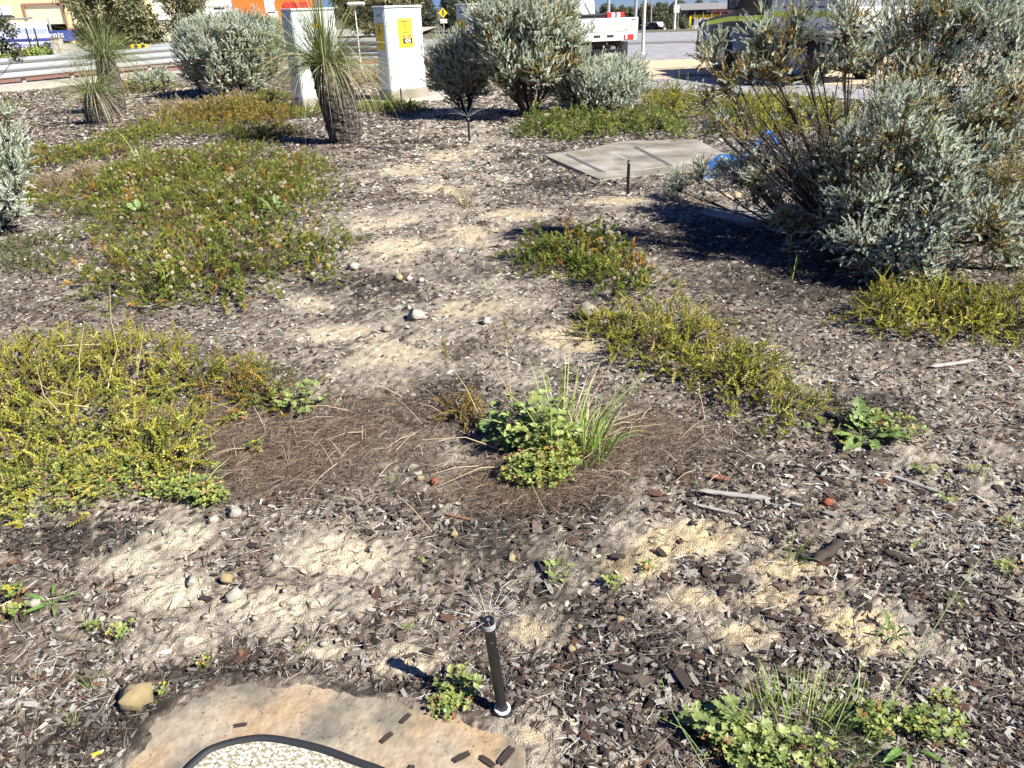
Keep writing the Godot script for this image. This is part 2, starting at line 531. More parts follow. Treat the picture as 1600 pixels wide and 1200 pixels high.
func spot(far_share: float, far := 16.0) -> Vector2:   # a point of the bed, nearer ones more often
	while true:
		var dist: float
		if rng.randf() < far_share:
			dist = sqrt(R(1.0, far * far))
		else:
			dist = 1.05 * pow(far / 1.05, pow(rng.randf(), 1.25))
		var x := R(-1.0, 1.0) * (0.76 * dist + 0.5)
		if not in_pit(x, -dist): return Vector2(x, -dist)
	return Vector2.ZERO

func lying(p: Vector2, size: Vector3, lift: float, tilt := 0.35) -> Transform3D:
	var b := Basis(Vector3.UP, R(0, TAU)) * Basis(Vector3.RIGHT, R(-tilt, tilt)) * Basis(Vector3.BACK, R(-tilt, tilt))
	return Transform3D(b * Basis.from_scale(size), V(p.x, gh(p.x, p.y) + lift, p.y))

func chip_colour(p: Vector2) -> Color:
	var grey := smoothstep(-0.2, 0.4, patch(WEATHERED, p.x, p.y) + n_reg.get_noise_2d(p.x - 7.0, p.y) * 0.9)
	var r := rng.randf()
	var c: Color
	if r < 0.52 - 0.24 * grey: c = L(0.025, 0.017, 0.014).lerp(L(0.075, 0.052, 0.04), rng.randf())
	elif r < 0.74 - 0.22 * grey: c = L(0.14, 0.108, 0.088).lerp(L(0.26, 0.22, 0.185), rng.randf())
	elif r < 0.975: c = L(0.28, 0.265, 0.245).lerp(L(0.58, 0.55, 0.5), rng.randf())
	else: c = L(0.2, 0.095, 0.055)
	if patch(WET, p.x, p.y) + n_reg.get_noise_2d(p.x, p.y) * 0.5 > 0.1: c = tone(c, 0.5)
	return c

func build_mulch() -> void:
	var xf := []
	var cl := []
	for i in 200000:
		var p := spot(0.5, 21.0)
		var s := sandy(p.x, p.y) if -p.y < 14.0 else 0.2
		var far := smoothstep(2.6, 4.5, -p.y)
		if rng.randf() < s * lerpf(0.88, 0.5, far) or (far < 0.1 and rng.randf() < 1.2 * (patch(SAND, p.x, p.y) - 0.2)) or rng.randf() > mulched(p.x, p.y) + 0.4 * far: continue
		var grow := clampf(-p.y / 5.5, 0.8, 2.4)
		var long := R(0.011, 0.036) * grow
		if rng.randf() < 0.1: long *= 1.6
		xf.append(lying(p, V(long * R(0.5, 1.3), long * R(0.3, 0.9), long), R(0.0, 0.012), 0.5))
		cl.append(tone(L(0.66, 0.59, 0.46), R(0.55, 1.1)) if rng.randf() < s * 0.6 else chip_colour(p))
	var third := xf.size() / 3
	for e in 3:
		tag(many("bark_mulch", chip_mesh(e), M.chip, xf.slice(e * third, (e + 1) * third), cl.slice(e * third, (e + 1) * third)), ["dark brown and grey bark chip mulch spread over the bed", "broad split pieces of the bark mulch spread over the bed", "forked and pointed pieces of the bark mulch spread over the bed"][e], "bark mulch", "", "stuff")
	var shades := []
	for e in [L(0.05, 0.034, 0.026), L(0.085, 0.06, 0.048), L(0.16, 0.125, 0.1), L(0.3, 0.28, 0.25), L(0.11, 0.055, 0.035)]:
		var m: StandardMaterial3D = M.chip.duplicate()
		m.albedo_color = e.linear_to_srgb()
		shades.append(m)
	var cms := [chip_mesh(0), chip_mesh(1), chip_mesh(1), chip_mesh(2)]
	var made := 0
	while made < 230:
		var dist := R(1.2, 2.4)
		var p := Vector2(R(-0.25, 0.78) * dist, -dist) if rng.randf() < 0.75 else Vector2(R(-0.78, 0.78) * dist, -dist)
		if in_pit(p.x, p.y) or rng.randf() < sandy(p.x, p.y) * 0.6: continue
		var o := obj("bark_chip", cms[made % 4], shades[rng.randi() % 5])
		var long := R(0.032, 0.06)
		o.transform = lying(p, V(long * R(0.7, 1.3), long * R(0.4, 0.7), long), R(0.005, 0.011), 0.3)
		tag(o, "loose bark chip lying on top of the mulch around the nearest sprinkler", "bark chip", "loose bark chips of the near mulch")
		made += 1
	xf = []
	cl = []
	for i in 46000:
		var p := spot(0.4, 18.0)
		if rng.randf() < sandy(p.x, p.y) * 0.55: continue
		var long := R(0.015, 0.06) * clampf(-p.y / 6.0, 1.0, 2.0)
		xf.append(lying(p, V(long * 0.6, long * 0.6, long), R(0.003, 0.011), 0.25))
		cl.append(tone(chip_colour(p), R(0.9, 1.9)))
	tag(many("wood_splinters", splinter_mesh(), M.chip, xf, cl), "thin grey and brown wood splinters strewn among the bark mulch", "wood splinters", "", "stuff")
	xf = []
	cl = []
	for i in 90000:
		var p := spot(0.35, 13.0)
		var s := sandy(p.x, p.y)
		if rng.randf() > 0.25 + s * 0.75: continue
		var k := R(0.0025, 0.0075) * clampf(-p.y / 2.6, 0.7, 3.4)
		if rng.randf() < 0.03: k *= 2.2
		xf.append(lying(p, V(k, k * R(0.6, 1.0), k * R(0.7, 1.3)), R(0.001, 0.006), 0.8))
		cl.append(tone(L(0.62, 0.53, 0.37).lerp(L(0.66, 0.62, 0.54), rng.randf()), R(0.45, 1.1)))
	tag(many("sand_and_gravel", crumb_mesh(), M.crumb, xf, cl), "cream sand crumbs and fine limestone gravel on the bare patches", "gravel", "", "stuff")
	xf = []
	cl = []
	for i in 30000:
		var e: Array = THATCH[rng.randi() % THATCH.size()]
		var p := Vector2(e[0] + rng.randfn() * e[2] * 0.55, e[1] + rng.randfn() * e[3] * 0.55)
		if rng.randf() < 0.16: p = spot(0.2, 9.0)
		if in_pit(p.x, p.y): continue
		var long := R(0.03, 0.11)
		xf.append(lying(p, V(long * R(0.5, 1.5), long * R(0.5, 1.6), long), R(0.003, 0.014), 0.4))
		cl.append(tone(L(0.11, 0.07, 0.048).lerp(L(0.4, 0.32, 0.24), pow(rng.randf(), 1.7)), R(0.6, 1.3)))
	tag(many("dry_thatch", thatch_mesh(), M.crumb, xf, cl), "brown dry stems and needles matted on the ground around the weeds", "dry thatch", "", "stuff")

# ---------------------------------------------------------------- the concrete pit at our feet
const PIT := [[-0.98,-0.9],[-0.975,-1.12],[-0.96,-1.25],[-0.94,-1.33],[-0.91,-1.41],[-0.87,-1.46],[-0.8,-1.49],[-0.71,-1.5],[-0.59,-1.49],[-0.48,-1.46],[-0.29,-1.41],[-0.19,-1.38],[-0.09,-1.35],[-0.03,-1.31],[0.02,-1.22],[0.03,-1.05],[0.02,-0.85],[-0.05,-0.72],[-0.3,-0.62],[-0.6,-0.62],[-0.85,-0.7]]
const RING := [[-0.822,-1.0],[-0.812,-1.115],[-0.792,-1.215],[-0.773,-1.255],[-0.744,-1.285],[-0.676,-1.305],[-0.608,-1.305],[-0.492,-1.275],[-0.395,-1.235],[-0.307,-1.195],[-0.23,-1.125],[-0.201,-0.995],[-0.23,-0.86],[-0.346,-0.76],[-0.55,-0.74],[-0.725,-0.8]]
var pit_outline := PackedVector2Array()

func in_pit(x: float, z: float) -> bool:
	if z < -1.51 or x > 0.05 or x < -1.0 or z > -0.6: return false
	return Geometry2D.is_point_in_polygon(Vector2(x, z), pit_outline)

func rounded(list: Array, shrink := 0.0, steps := 4) -> PackedVector2Array:   # a smooth closed curve through the points
	var p := []
	var mid := Vector2.ZERO
	for e in list:
		p.append(Vector2(e[0], e[1]))
		mid += p[-1] / list.size()
	for i in p.size(): p[i] = p[i] + (mid - p[i]).normalized() * shrink
	var out := PackedVector2Array()
	var k := p.size()
	for i in k:
		for s in steps:
			out.append(p[i].cubic_interpolate(p[(i + 1) % k], p[(i + k - 1) % k], p[(i + 2) % k], s / float(steps)))
	return out

func build_pit() -> void:
	var t := thing("concrete_pit", "low sand coloured concrete pit surround with rust stains and black rubber seal", "pit")
	var m := MB.new()
	m.prism(rounded(PIT), -0.08, 0.012, 0.006)
	obj("concrete_collar", m.mesh(), M.stained_concrete, t)
	m = MB.new()
	var ring := []
	var rr := []
	for q in rounded(RING): ring.append(V(q.x, 0.015, q.y))
	ring.append(ring[0])
	ring.append(ring[1])
	for q in ring: rr.append(0.0115)
	m.tube(ring, rr, 8, Color.WHITE, false, 0.8)
	obj("rubber_seal", m.mesh(), M.rubber, t)
	m = MB.new()
	m.prism(rounded(RING, 0.008), 0.0, 0.018, 0.003)
	obj("lid", m.mesh(), M.mottled_lid, t)
	# bark bits lying on the collar
	var bits := [[-0.145,-1.24,0.036,0.5,"wet brown bark chip nearest the sprinkler on the pit collar"],[-0.085,-1.225,0.036,-0.7,"squarish wet bark chip beside the sprinkler foot on the pit collar"],[-0.29,-1.355,0.028,0.9,"small grey bark chip near the far rim of the pit collar"],[-0.33,-1.3,0.03,0.8,"dark bark chip with a straw stem on the pit collar"],[-0.265,-1.2,0.038,1.3,"wet black bark chip beside the rubber seal on the pit collar"],[-0.2,-1.185,0.026,-0.9,"thin brown splinter on the right part of the pit collar"],[-0.7,-1.35,0.026,0.1,"grey bark sliver upright against the rubber seal of the pit"],[-0.04,-1.24,0.045,0.9,"long dark splinter at the right end of the pit collar"]]
	for b in bits:
		var o := obj("bark_chip", S.chip, M.chip_dark)
		o.transform = Transform3D(Basis(Vector3.UP, b[3] + PI / 2) * Basis.from_scale(V(b[2] * 0.9, b[2] * 0.7, b[2] * 1.25)), V(b[0], 0.016, b[1]))
		tag(o, b[4], "bark chip", "bark chips on the pit collar")

# ---------------------------------------------------------------- stones and litter
func rock_mesh(sd: int, squash := 0.75) -> ArrayMesh:
	var f := FastNoiseLite.new()
	f.seed = sd
	f.frequency = 0.9
	var m := MB.new()
	var P := func(i: int, j: int) -> Vector3:
		var a := PI * i / 7.0 - PI / 2
		var b := TAU * (j % 10) / 10.0
		var q := V(cos(a) * cos(b), sin(a), cos(a) * sin(b))
		return q * (1.0 + 0.9 * f.get_noise_3d(q.x, q.y, q.z) + 0.22 * f.get_noise_3d(q.x * 4.0, q.y * 4.0, q.z * 4.0)) * V(1, squash, 1) * 0.5
	for i in 7:
		for j in 10:
			var a: Vector3 = P.call(i, j)
			var b: Vector3 = P.call(i + 1, j)
			var c: Vector3 = P.call(i + 1, j + 1)
			var d: Vector3 = P.call(i, j + 1)
			if i < 6: m.smooth(a, b, c, a.normalized(), b.normalized(), c.normalized(), Color.WHITE, Color.WHITE, Color.WHITE)
			if i > 0: m.smooth(a, c, d, a.normalized(), c.normalized(), d.normalized(), Color.WHITE, Color.WHITE, Color.WHITE)
	return m.mesh()

func stone(x: float, z: float, size: float, col: String, label: String, group := "", sd := -1, called := "limestone_pebble", cat := "pebble") -> void:
	var o := obj(called, S.rock[(rng.randi() if sd < 0 else sd) % S.rock.size()], M[col])
	o.transform = Transform3D(Basis(Vector3.UP, R(0, TAU)) * Basis.from_scale(V(size, size * 0.9, size * R(0.75, 1.0))), V(x, gh(x, z) + size * 0.31 + 0.003, z))
	tag(o, label, cat, group)

func build_stones() -> void:
	S.rock = []
	for i in 6: S.rock.append(rock_mesh(100 + i * 7, R(0.55, 0.85)))
	for e in [["stone_white", L(0.76, 0.74, 0.68)], ["stone_cream", L(0.68, 0.56, 0.33)], ["stone_grey", L(0.5, 0.47, 0.4)], ["brick_bit", L(0.5, 0.17, 0.09)]]:
		M[e[0]] = M.stone.duplicate()
		M[e[0]].vertex_color_use_as_albedo = false
		M[e[0]].albedo_color = e[1].linear_to_srgb()
	M.chip_dark = M.chip.duplicate()
	M.chip_dark.albedo_color = L(0.06, 0.042, 0.034).linear_to_srgb()
	M.chip_grey = M.chip.duplicate()
	M.chip_grey.albedo_color = L(0.36, 0.34, 0.31).linear_to_srgb()
	M.chip_orange = M.chip.duplicate()
	M.chip_orange.albedo_color = L(0.27, 0.13, 0.08).linear_to_srgb()
	S.chip = chip_mesh(1)
	stone(-1.0, -1.44, 0.08, "stone_cream", "yellow limestone rock beside the concrete pit, dark soil on its near face", "", 1, "limestone_rock", "rock")
	stone(-0.99, -2.25, 0.050, "stone_white", "round white stone at the weed mat edge above the sand strip", "", 2)
	stone(-1.06, -2.22, 0.038, "stone_white", "white stone left of the roundest one at the weed mat edge", "", 0)
	stone(-0.86, -1.82, 0.055, "stone_white", "largest white pebble on the left sand patch", "", 4)
	stone(-0.83, -1.76, 0.022, "stone_white", "small white pebble just below the largest one on the left sand", "", 3)
	stone(-0.91, -1.9, 0.045, "stone_cream", "cream pebble just above the largest white pebble on the left sand", "", 2)
	stone(-1.02, -1.9, 0.044, "stone_white", "white pebble at the foot of the left sand strip", "", 5)
	stone(-1.47, -1.82, 0.034, "stone_white", "white pebble touching the toothed weed at the left edge", "", 1)
	stone(-1.34, -1.71, 0.020, "stone_white", "tiny white pebble below the toothed weed at the left edge", "", 2)
	stone(-0.53, -4.12, 0.098, "stone_white", "biggest pale limestone lump in the middle of the path of bare soil", "", 0, "limestone_rock", "rock")
	stone(-0.68, -3.95, 0.053, "stone_grey", "grey stone just left of the biggest pale limestone lump", "", 3)
	stone(-1.3, -4.95, 0.068, "stone_white", "white stone at the near edge of the big flowering ground cover", "", 4)
	stone(-1.06, -5.1, 0.075, "stone_white", "long flat white stone tilted beside the big flowering ground cover", "", 5)
	stone(-0.72, -4.85, 0.060, "stone_cream", "cream stone, left one of three in a row on dark mulch", "three stones in a row", 1)
	stone(-0.65, -4.83, 0.045, "stone_white", "white stone, middle one of three in a row on dark mulch", "three stones in a row", 2)
	stone(-0.57, -4.8, 0.045, "stone_white", "white stone, right one of three in a row on dark mulch", "three stones in a row", 0)
	stone(-0.13, -3.98, 0.060, "stone_white", "white stone alone on grey mulch above the grass clump", "", 3)
	stone(0.44, -4.05, 0.120, "stone_grey", "big rough pale rock half buried below the flowering clump", "", 2, "limestone_rock", "rock")
	stone(0.5, -3.92, 0.053, "stone_white", "white stone just in front of the half buried rock", "", 5)
	stone(-0.02, -1.97, 0.032, "stone_cream", "cream stone behind the sprinkler head among dark bark", "", 4)
	stone(-0.1, -1.7, 0.032, "stone_cream", "cream stone left of the sprinkler head", "", 0)
	stone(-0.28, -1.55, 0.026, "stone_grey", "hollow grey stone with white rim on the tan sand left of the sprinkler", "", 1)
	stone(-0.21, -2.1, 0.028, "stone_cream", "cream stone below the orange bark stick", "", 2)
	stone(-0.24, -2.17, 0.026, "stone_white", "white stone nearest the orange bark stick", "", 3)
	stone(0.29, -1.68, 0.026, "stone_cream", "cream oval stone on the sand between sprinkler and yellow patch", "", 4)
	stone(0.14, -1.58, 0.028, "stone_cream", "lemon coloured stone right of the sprinkler pipe", "", 5)
	stone(-0.36, -2.45, 0.030, "stone_cream", "cream stone in the dark soil left of the grass clump", "", 0)
	stone(-0.3, -2.42, 0.034, "brick_bit", "orange brick fragment in the dark soil left of the grass clump", "", 2, "brick_fragment", "brick fragment")
	stone(1.08, -2.2, 0.036, "brick_bit", "red brick fragment on the mulch right of the grey stick", "", 1, "brick_fragment", "brick fragment")
	stone(-2.6, -13.2, 0.150, "stone_grey", "grey boulder hidden in the shade at the left of the grass tree", "", 3, "boulder", "boulder")
	stone(0.65, -12.3, 0.210, "stone_grey", "rounded brown boulder at the foot of the tallest middle silver bush", "", 1, "boulder", "boulder")
	for i in 36:   # pebbles of the left sand patch
		var x := -1.0 + rng.randfn() * 0.2
		var z := -1.85 + rng.randfn() * 0.2
		if in_pit(x, z): continue
		stone(x, z, R(0.01, 0.026), "stone_white", "tiny white pebble on the left sand patch", "tiny pebbles of the left sand patch")
	for i in 40:
		var p := spot(0.0, 3.2)
		stone(p.x, p.y, R(0.007, 0.018), "stone_cream" if i % 3 else "stone_white", "tiny cream pebble among the bark mulch near the sprinkler", "tiny pebbles in the near mulch")
	for i in 44:
		var z := -R(3.4, 9.0)
		var x := -0.45 + rng.randfn() * 0.1 * -z
		stone(x, z, R(0.014, 0.034), "stone_white", "small pale stone on the bare path between the ground covers", "small stones of the bare path")
	# loose pieces of wood
	var bits := [["bark_stick", -0.2, -2.2, 0.11, 1.25, "chip_orange", "orange brown bark stick lying left below the grass clump"], ["grey_stick", 0.78, -2.26, 0.23, 1.4, "chip_grey", "longest pale grey stick at the top edge of the yellow sand"], ["grey_stick", 0.7, -2.19, 0.14, 1.2, "chip_grey", "shorter grey stick just below the longest pale one"], ["log_piece", 0.98, -1.93, 0.13, -0.9, "chip_dark", "thick dark log piece at the right end of the sand"], ["log_piece", 1.2, -1.9, 0.09, 0.9, "chip_dark", "dark chunk of wood right of the thick log piece"], ["bark_chip", 0.75, -2.36, 0.07, 1.2, "chip_orange", "red brown curl of bark above the pale grey stick"], ["bark_chip", -1.13, -1.5, 0.032, 1.3, "chip_orange", "orange bark piece left of the yellow rock"], ["bark_chip", 0.27, -1.49, 0.06, 1.2, "chip_dark", "broad dark bark plate right of the sprinkler foot"], ["bark_chip", 0.42, -1.45, 0.07, 0.3, "chip_dark", "red brown upright bark piece above the leafy weeds"], ["bark_chip", 0.08, -1.92, 0.06, 0.2, "chip_dark", "long dark bark strip behind the sprinkler head"], ["grey_stick", 2.1, -3.3, 0.25, 1.9, "chip_grey", "pale stick at the right edge by the yellow green shrub"], ["bark_chip", 0.32, -1.95, 0.05, 1.4, "chip_dark", "dark bark chip lying in the middle of the yellow sand"], ["bark_chip", 0.46, -1.96, 0.045, 0.4, "chip_dark", "dark bark chip at the right side of the yellow sand"], ["grey_stick", 1.45, -2.3, 0.16, 0.9, "chip_grey", "split grey stick on the mulch at the right"]]
	for b in bits:
		var o := obj(b[0], S.chip if b[0] == "bark_chip" else S.log, M[b[5]])
		var k: float = b[3]
		var thick := 0.9 if b[0] == "bark_chip" else (0.45 if b[0] == "log_piece" else 0.16)
		o.transform = Transform3D(Basis(Vector3.UP, b[4]) * Basis(Vector3.RIGHT, 0.05) * Basis.from_scale(V(k * thick, k * thick * 0.8, k)), V(b[1], gh(b[1], b[2]) + k * thick * 0.22 + 0.006, b[2]))
		tag(o, b[6], "stick" if b[0] == "grey_stick" or b[0] == "bark_stick" else "bark piece")
	var butt := thing("cigarette_butt", "yellow cigarette butt on the wet soil left of the pit", "cigarette butt", V(-1.025, 0.012, -1.285))
	obj("filter", tb([V(-0.012, 0, 0.006), V(0.006, 0, -0.003)], 0.004, 10), M.yellow, butt)
	obj("paper", tb([V(0.006, 0, -0.003), V(0.012, 0, -0.006)], 0.0038, 10), M.white_paint, butt)

func log_mesh() -> ArrayMesh:
	var m := MB.new()
	var pts := []
	var rr := []
	for i in 9:
		var t := i / 8.0
		pts.append(V(0.06 * sin(t * 5.0), 0.04 * sin(t * 9.0), t - 0.5))
		rr.append((0.3 + 0.07 * sin(t * 17.0)) * (1.0 if i > 0 and i < 8 else 0.6))
	m.tube(pts, rr, 7)
	return m.mesh()

# ---------------------------------------------------------------- sprinklers
func sprinkler(at: Vector3, lean: Vector3, label: String, spray_label: String, reach: float) -> void:
	var t := thing("pop_up_sprinkler", label, "sprinkler", at, 0.0, "pop-up sprinklers in the bed")
	var top := lean
	var m := MB.new()
	m.lathe([[0.0, -0.02], [0.026, -0.02], [0.026, 0.012], [0.0235, 0.016], [0.0, 0.016]], 24)
	obj("body_cap", m.mesh(), M.black_plastic, t)
	m = MB.new()
	m.lathe([[0.0, 0.0162], [0.021, 0.0162], [0.0205, 0.021], [0.015, 0.0215]], 24)
	obj("wiper_seal", m.mesh(), M.white_paint, t)
	m = MB.new()
	m.tube([V(0, 0.01, 0), top * 0.5, top * 0.94], [0.0135, 0.0135, 0.0135], 20)
	obj("riser", m.mesh(), M.black_plastic, t)
	for e in [0.3, 0.62]:
		var ring := MB.new()
		ring.tube([top * e, top * e + top.normalized() * 0.003], [0.0142, 0.0142], 20)
		obj("mould_ring", ring.mesh(), M.black_plastic, t)
	var up := top.normalized()
	var xf := Transform3D(Basis(up.cross(Vector3.BACK).normalized(), up, up.cross(Vector3.BACK).normalized().cross(up)), top * 0.94)
	m = MB.new()
	m.lathe([[0.0136, -0.004], [0.0165, -0.002], [0.0165, 0.010], [0.0145, 0.012]], 24, xf)
	obj("collar", m.mesh(), M.grey_plastic, t)
	m = MB.new()
	m.lathe([[0.0145, 0.0], [0.0155, 0.014], [0.0148, 0.02], [0.0, 0.021]], 24, xf)
	obj("nozzle", m.mesh(), M.black_plastic, t)
	m = MB.new()
	m.lathe([[0.0042, 0.0205], [0.0042, 0.0225], [0.0, 0.0228]], 12, xf)
	obj("screw", m.mesh(), M.steel, t)
	# the water: fine jets that break into drops
	m = MB.new()
	var from := at + top + up * 0.004
	for i in 17:
		var a := TAU * i / 17.0 + R(-0.1, 0.1)
		var far := reach * R(0.55, 1.15)
		var rise := R(0.35, 0.75)
		var pts := []
		var rr := []
		var start := R(0.0, 0.04)
		for s in 7:
			var q := start + s / 6.0 * far
			pts.append(from + V(cos(a) * (0.014 + q), q * rise - q * q * 1.1 + 0.004, sin(a) * (0.014 + q)))
			rr.append(lerpf(0.0006, 0.00025, s / 6.0))
		m.tube(pts, rr, 4, Color.WHITE, false)
		for s in 9:
			var q := far * R(0.5, 2.4)
			var p := from + V(cos(a + R(-0.06, 0.06)) * (0.014 + q), q * rise - q * q * 1.1 + R(-0.01, 0.012), sin(a + R(-0.06, 0.06)) * (0.014 + q))
			if p.y < at.y + 0.01: continue
			var k := R(0.0004, 0.0009)
			m.tube([p - V(0, k, 0), p, p + V(0, k, 0)], [k * 0.4, k, k * 0.4], 4)
	var w := obj("water_spray", m.mesh(), M.water)
	tag(w, spray_label, "water spray", "water jets from the sprinklers")

# ---------------------------------------------------------------- plants
func blade(m: MB, from: Vector3, dir: Vector3, long: float, wide: float, droop: float, col: Color, tip: Color, steps := 6) -> void:
	var p := from
	var d := dir.normalized()
	var side := d.cross(Vector3.UP)
	if side.length() < 0.05: side = V(1, 0, 0)
	side = side.normalized().rotated(d, R(-0.8, 0.8))
	for i in steps:
		var t0 := i / float(steps)
		var t1 := (i + 1) / float(steps)
		var w0 := wide * 0.5 * (1.0 - t0 * t0)
		var w1 := wide * 0.5 * (1.0 - t1 * t1)
		var d2 := (d + Vector3.DOWN * droop / steps * (0.5 + t0 * 1.5)).normalized()
		var q := p + d2 * long / steps
		var nn := side.cross(d2).normalized()
		if nn.y < 0.0: nn = -nn
		var c0 := col.lerp(tip, t0)
		var c1 := col.lerp(tip, t1)
		m.smooth(p - side * w0, q - side * w1, q + side * w1, nn, nn, nn, c0, c1, c1)
		if w0 > 0.0: m.smooth(p - side * w0, q + side * w1, p + side * w0, nn, nn, nn, c0, c1, c0)
		p = q
		d = d2

func diamond(m: MB, from: Vector3, dir: Vector3, up: Vector3, long: float, wide: float, col: Color) -> void:
	var side := dir.cross(up).normalized() * wide * 0.5
	var lift := up * wide * 0.18
	var mid := from + dir * long * 0.5
	var tip := from + dir * long
	m.tri(from, mid - side + lift, tip, col)
	m.tri(from, tip, mid + side + lift, tone(col, 0.94))

func shoot_mesh(sd: int, long: float, leaves: int, leaf_long: float, leaf_wide: float, spread: float, bend: float) -> ArrayMesh:   # a leafy shoot along +y
	rng.seed = sd
	var m := MB.new()
	var pts := []
	var lean := V(R(-bend, bend), 0, R(-bend, bend))
	for i in 4:
		var t := i / 3.0
		pts.append(V(lean.x * t * t, t, lean.z * t * t) * long)
	m.tube(pts, [0.0022, 0.0018, 0.0014, 0.0008], 3, Color(0.55, 0.45, 0.36), false)
	for i in leaves:
		var t := 0.12 + 0.88 * i / (leaves - 1.0)
		var a := i * 2.399 + R(-0.3, 0.3)
		var p := V(lean.x * t * t, t, lean.z * t * t) * long
		var sp := spread * (1.0 - 0.55 * t) + R(-0.15, 0.15)
		var d := V(cos(a) * sp, 1.0, sin(a) * sp).normalized()
		var up := V(-cos(a), sp, -sin(a)).normalized()
		diamond(m, p, d, up, leaf_long * R(0.75, 1.15) * (1.0 - 0.25 * t), leaf_wide, tone(Color.WHITE, R(0.75, 1.1)))
	return m.mesh()

func pom_mesh(k: int, r: float) -> ArrayMesh:   # a small round flower head of many short florets
	var m := MB.new()
	for i in k:
		var y := 1.0 - 1.5 * i / (k - 1.0)
		var a := i * 2.399
		var s := sqrt(maxf(0.0, 1.0 - y * y))
		var d := V(cos(a) * s, y, sin(a) * s)
		var u := d.cross(V(0.3, 0.8, 0.2)).normalized()
		var w := d.cross(u)
		m.tri(d * r * 0.25, d * r + u * r * 0.22, d * r - u * r * 0.22, tone(Color.WHITE, R(0.8, 1.05)))
		m.tri(d * r * 0.25, d * r + w * r * 0.22, d * r - w * r * 0.22, tone(Color.WHITE, R(0.8, 1.05)))
	return m.mesh()

func clover_mesh() -> ArrayMesh:   # three round leaflets on a stalk
	var m := MB.new()
	m.tube([V(0, 0, 0), V(0.003, 0.02, 0.001), V(0, 0.035, 0)], [0.0009, 0.0008, 0.0006], 3, Color(0.8, 0.75, 0.5), false)
	for k in 3:
		var a := TAU * k / 3.0
		var d := V(cos(a), 0.25, sin(a)).normalized()
		var s := V(-sin(a), 0, cos(a))
		var o := V(0, 0.035, 0)
		var ring := [o, o + d * 0.005 + s * 0.0045, o + d * 0.011 + s * 0.005, o + d * 0.0135, o + d * 0.011 - s * 0.005, o + d * 0.005 - s * 0.0045]
		for i in range(1, 5): m.tri(ring[0], ring[i + 1], ring[i], tone(Color.WHITE, 0.9 + 0.05 * i))
	return m.mesh()

func leaf_mesh(long: float, wide: float, lobes: float, teeth: float, fold: float, droop: float, col: Color) -> ArrayMesh:   # a broad leaf along -z
	var m := MB.new()
	var k := 14
	var E := func(i: int, side: float) -> Vector3:
		var t := i / float(k)
		var w := wide * 0.5 * pow(sin(PI * pow(t, 0.75)), 0.7) * (1.0 - lobes * (0.5 + 0.5 * cos(t * 21.0))) * (1.0 + teeth * (1.0 if i % 2 else -1.0)) if i > 0 and i < k else 0.0
		return V(side * w, absf(side) * w * fold - droop * t * t * long + 0.12 * w * sin(t * 9.0), -t * long)
	for i in k:
		for s in [-1.0, 1.0]:
			var a: Vector3 = E.call(i, 0.0)
			var b: Vector3 = E.call(i + 1, 0.0)
			var c: Vector3 = E.call(i + 1, s)
			var d: Vector3 = E.call(i, s)
			var cc := tone(col, R(0.78, 1.12)).lerp(L(0.34, 0.36, 0.16), 0.12 if i % 3 == 0 else 0.0)
			m.out_tri(a, b, c, V(0, -10, 0), cc)
			m.out_tri(a, c, d, V(0, -10, 0), cc)
	return m.mesh()

func make_plant_meshes() -> void:
	S.sprig = [shoot_mesh(11, 0.06, 26, 0.022, 0.0058, 1.9, 0.35), shoot_mesh(12, 0.07, 28, 0.02, 0.0055, 2.2, 0.5), shoot_mesh(13, 0.05, 22, 0.024, 0.0062, 1.6, 0.3)]
	S.silver = [shoot_mesh(21, 0.1, 36, 0.026, 0.0095, 1.35, 0.25), shoot_mesh(22, 0.125, 42, 0.024, 0.009, 1.2, 0.3), shoot_mesh(23, 0.08, 30, 0.027, 0.01, 1.5, 0.3)]
	S.tiny = [shoot_mesh(31, 0.1, 36, 0.014, 0.0062, 2.0, 0.5), shoot_mesh(32, 0.08, 32, 0.013, 0.0062, 2.2, 0.6), shoot_mesh(33, 0.06, 26, 0.014, 0.0066, 1.7, 0.4)]
	rng.seed = 5
	S.pom = pom_mesh(40, 0.011)
	S.clover = clover_mesh()
	S.dot = pom_mesh(16, 0.0055)
	S.broad = [leaf_mesh(0.1, 0.075, 0.35, 0.06, 0.25, 0.35, L(0.17, 0.26, 0.075)), leaf_mesh(0.12, 0.06, 0.15, 0.1, 0.3, 0.45, L(0.14, 0.21, 0.065)), leaf_mesh(0.08, 0.07, 0.45, 0.05, 0.2, 0.3, L(0.22, 0.31, 0.08))]
	S.narrow = [leaf_mesh(0.16, 0.035, 0.05, 0.05, 0.35, 0.4, L(0.1, 0.2, 0.04)), leaf_mesh(0.12, 0.02, 0.0, 0.03, 0.3, 0.5, L(0.13, 0.22, 0.05))]
	S.ivy = [leaf_mesh(0.042, 0.044, 0.5, 0.04, 0.2, 0.3, L(0.19, 0.25, 0.075)), leaf_mesh(0.032, 0.032, 0.5, 0.05, 0.3, 0.25, L(0.27, 0.33, 0.11))]
	S.pale = [leaf_mesh(0.05, 0.03, 0.1, 0.08, 0.3, 0.3, L(0.3, 0.36, 0.1)), leaf_mesh(0.038, 0.028, 0.15, 0.05, 0.3, 0.3, L(0.36, 0.4, 0.14))]
	S.blades = []
	for i in 7:
		var m := MB.new()
		var dry := i >= 5
		blade(m, V(0, 0, 0), V(0.25 + 0.06 * i, 1, 0), R(0.8, 1.0), 0.028, R(0.6, 1.5), L(0.42, 0.37, 0.17) if dry else L(0.16, 0.27, 0.05), L(0.6, 0.53, 0.33) if dry else L(0.33, 0.43, 0.11), 7)
		S.blades.append(m.mesh())
	S.log = log_mesh()

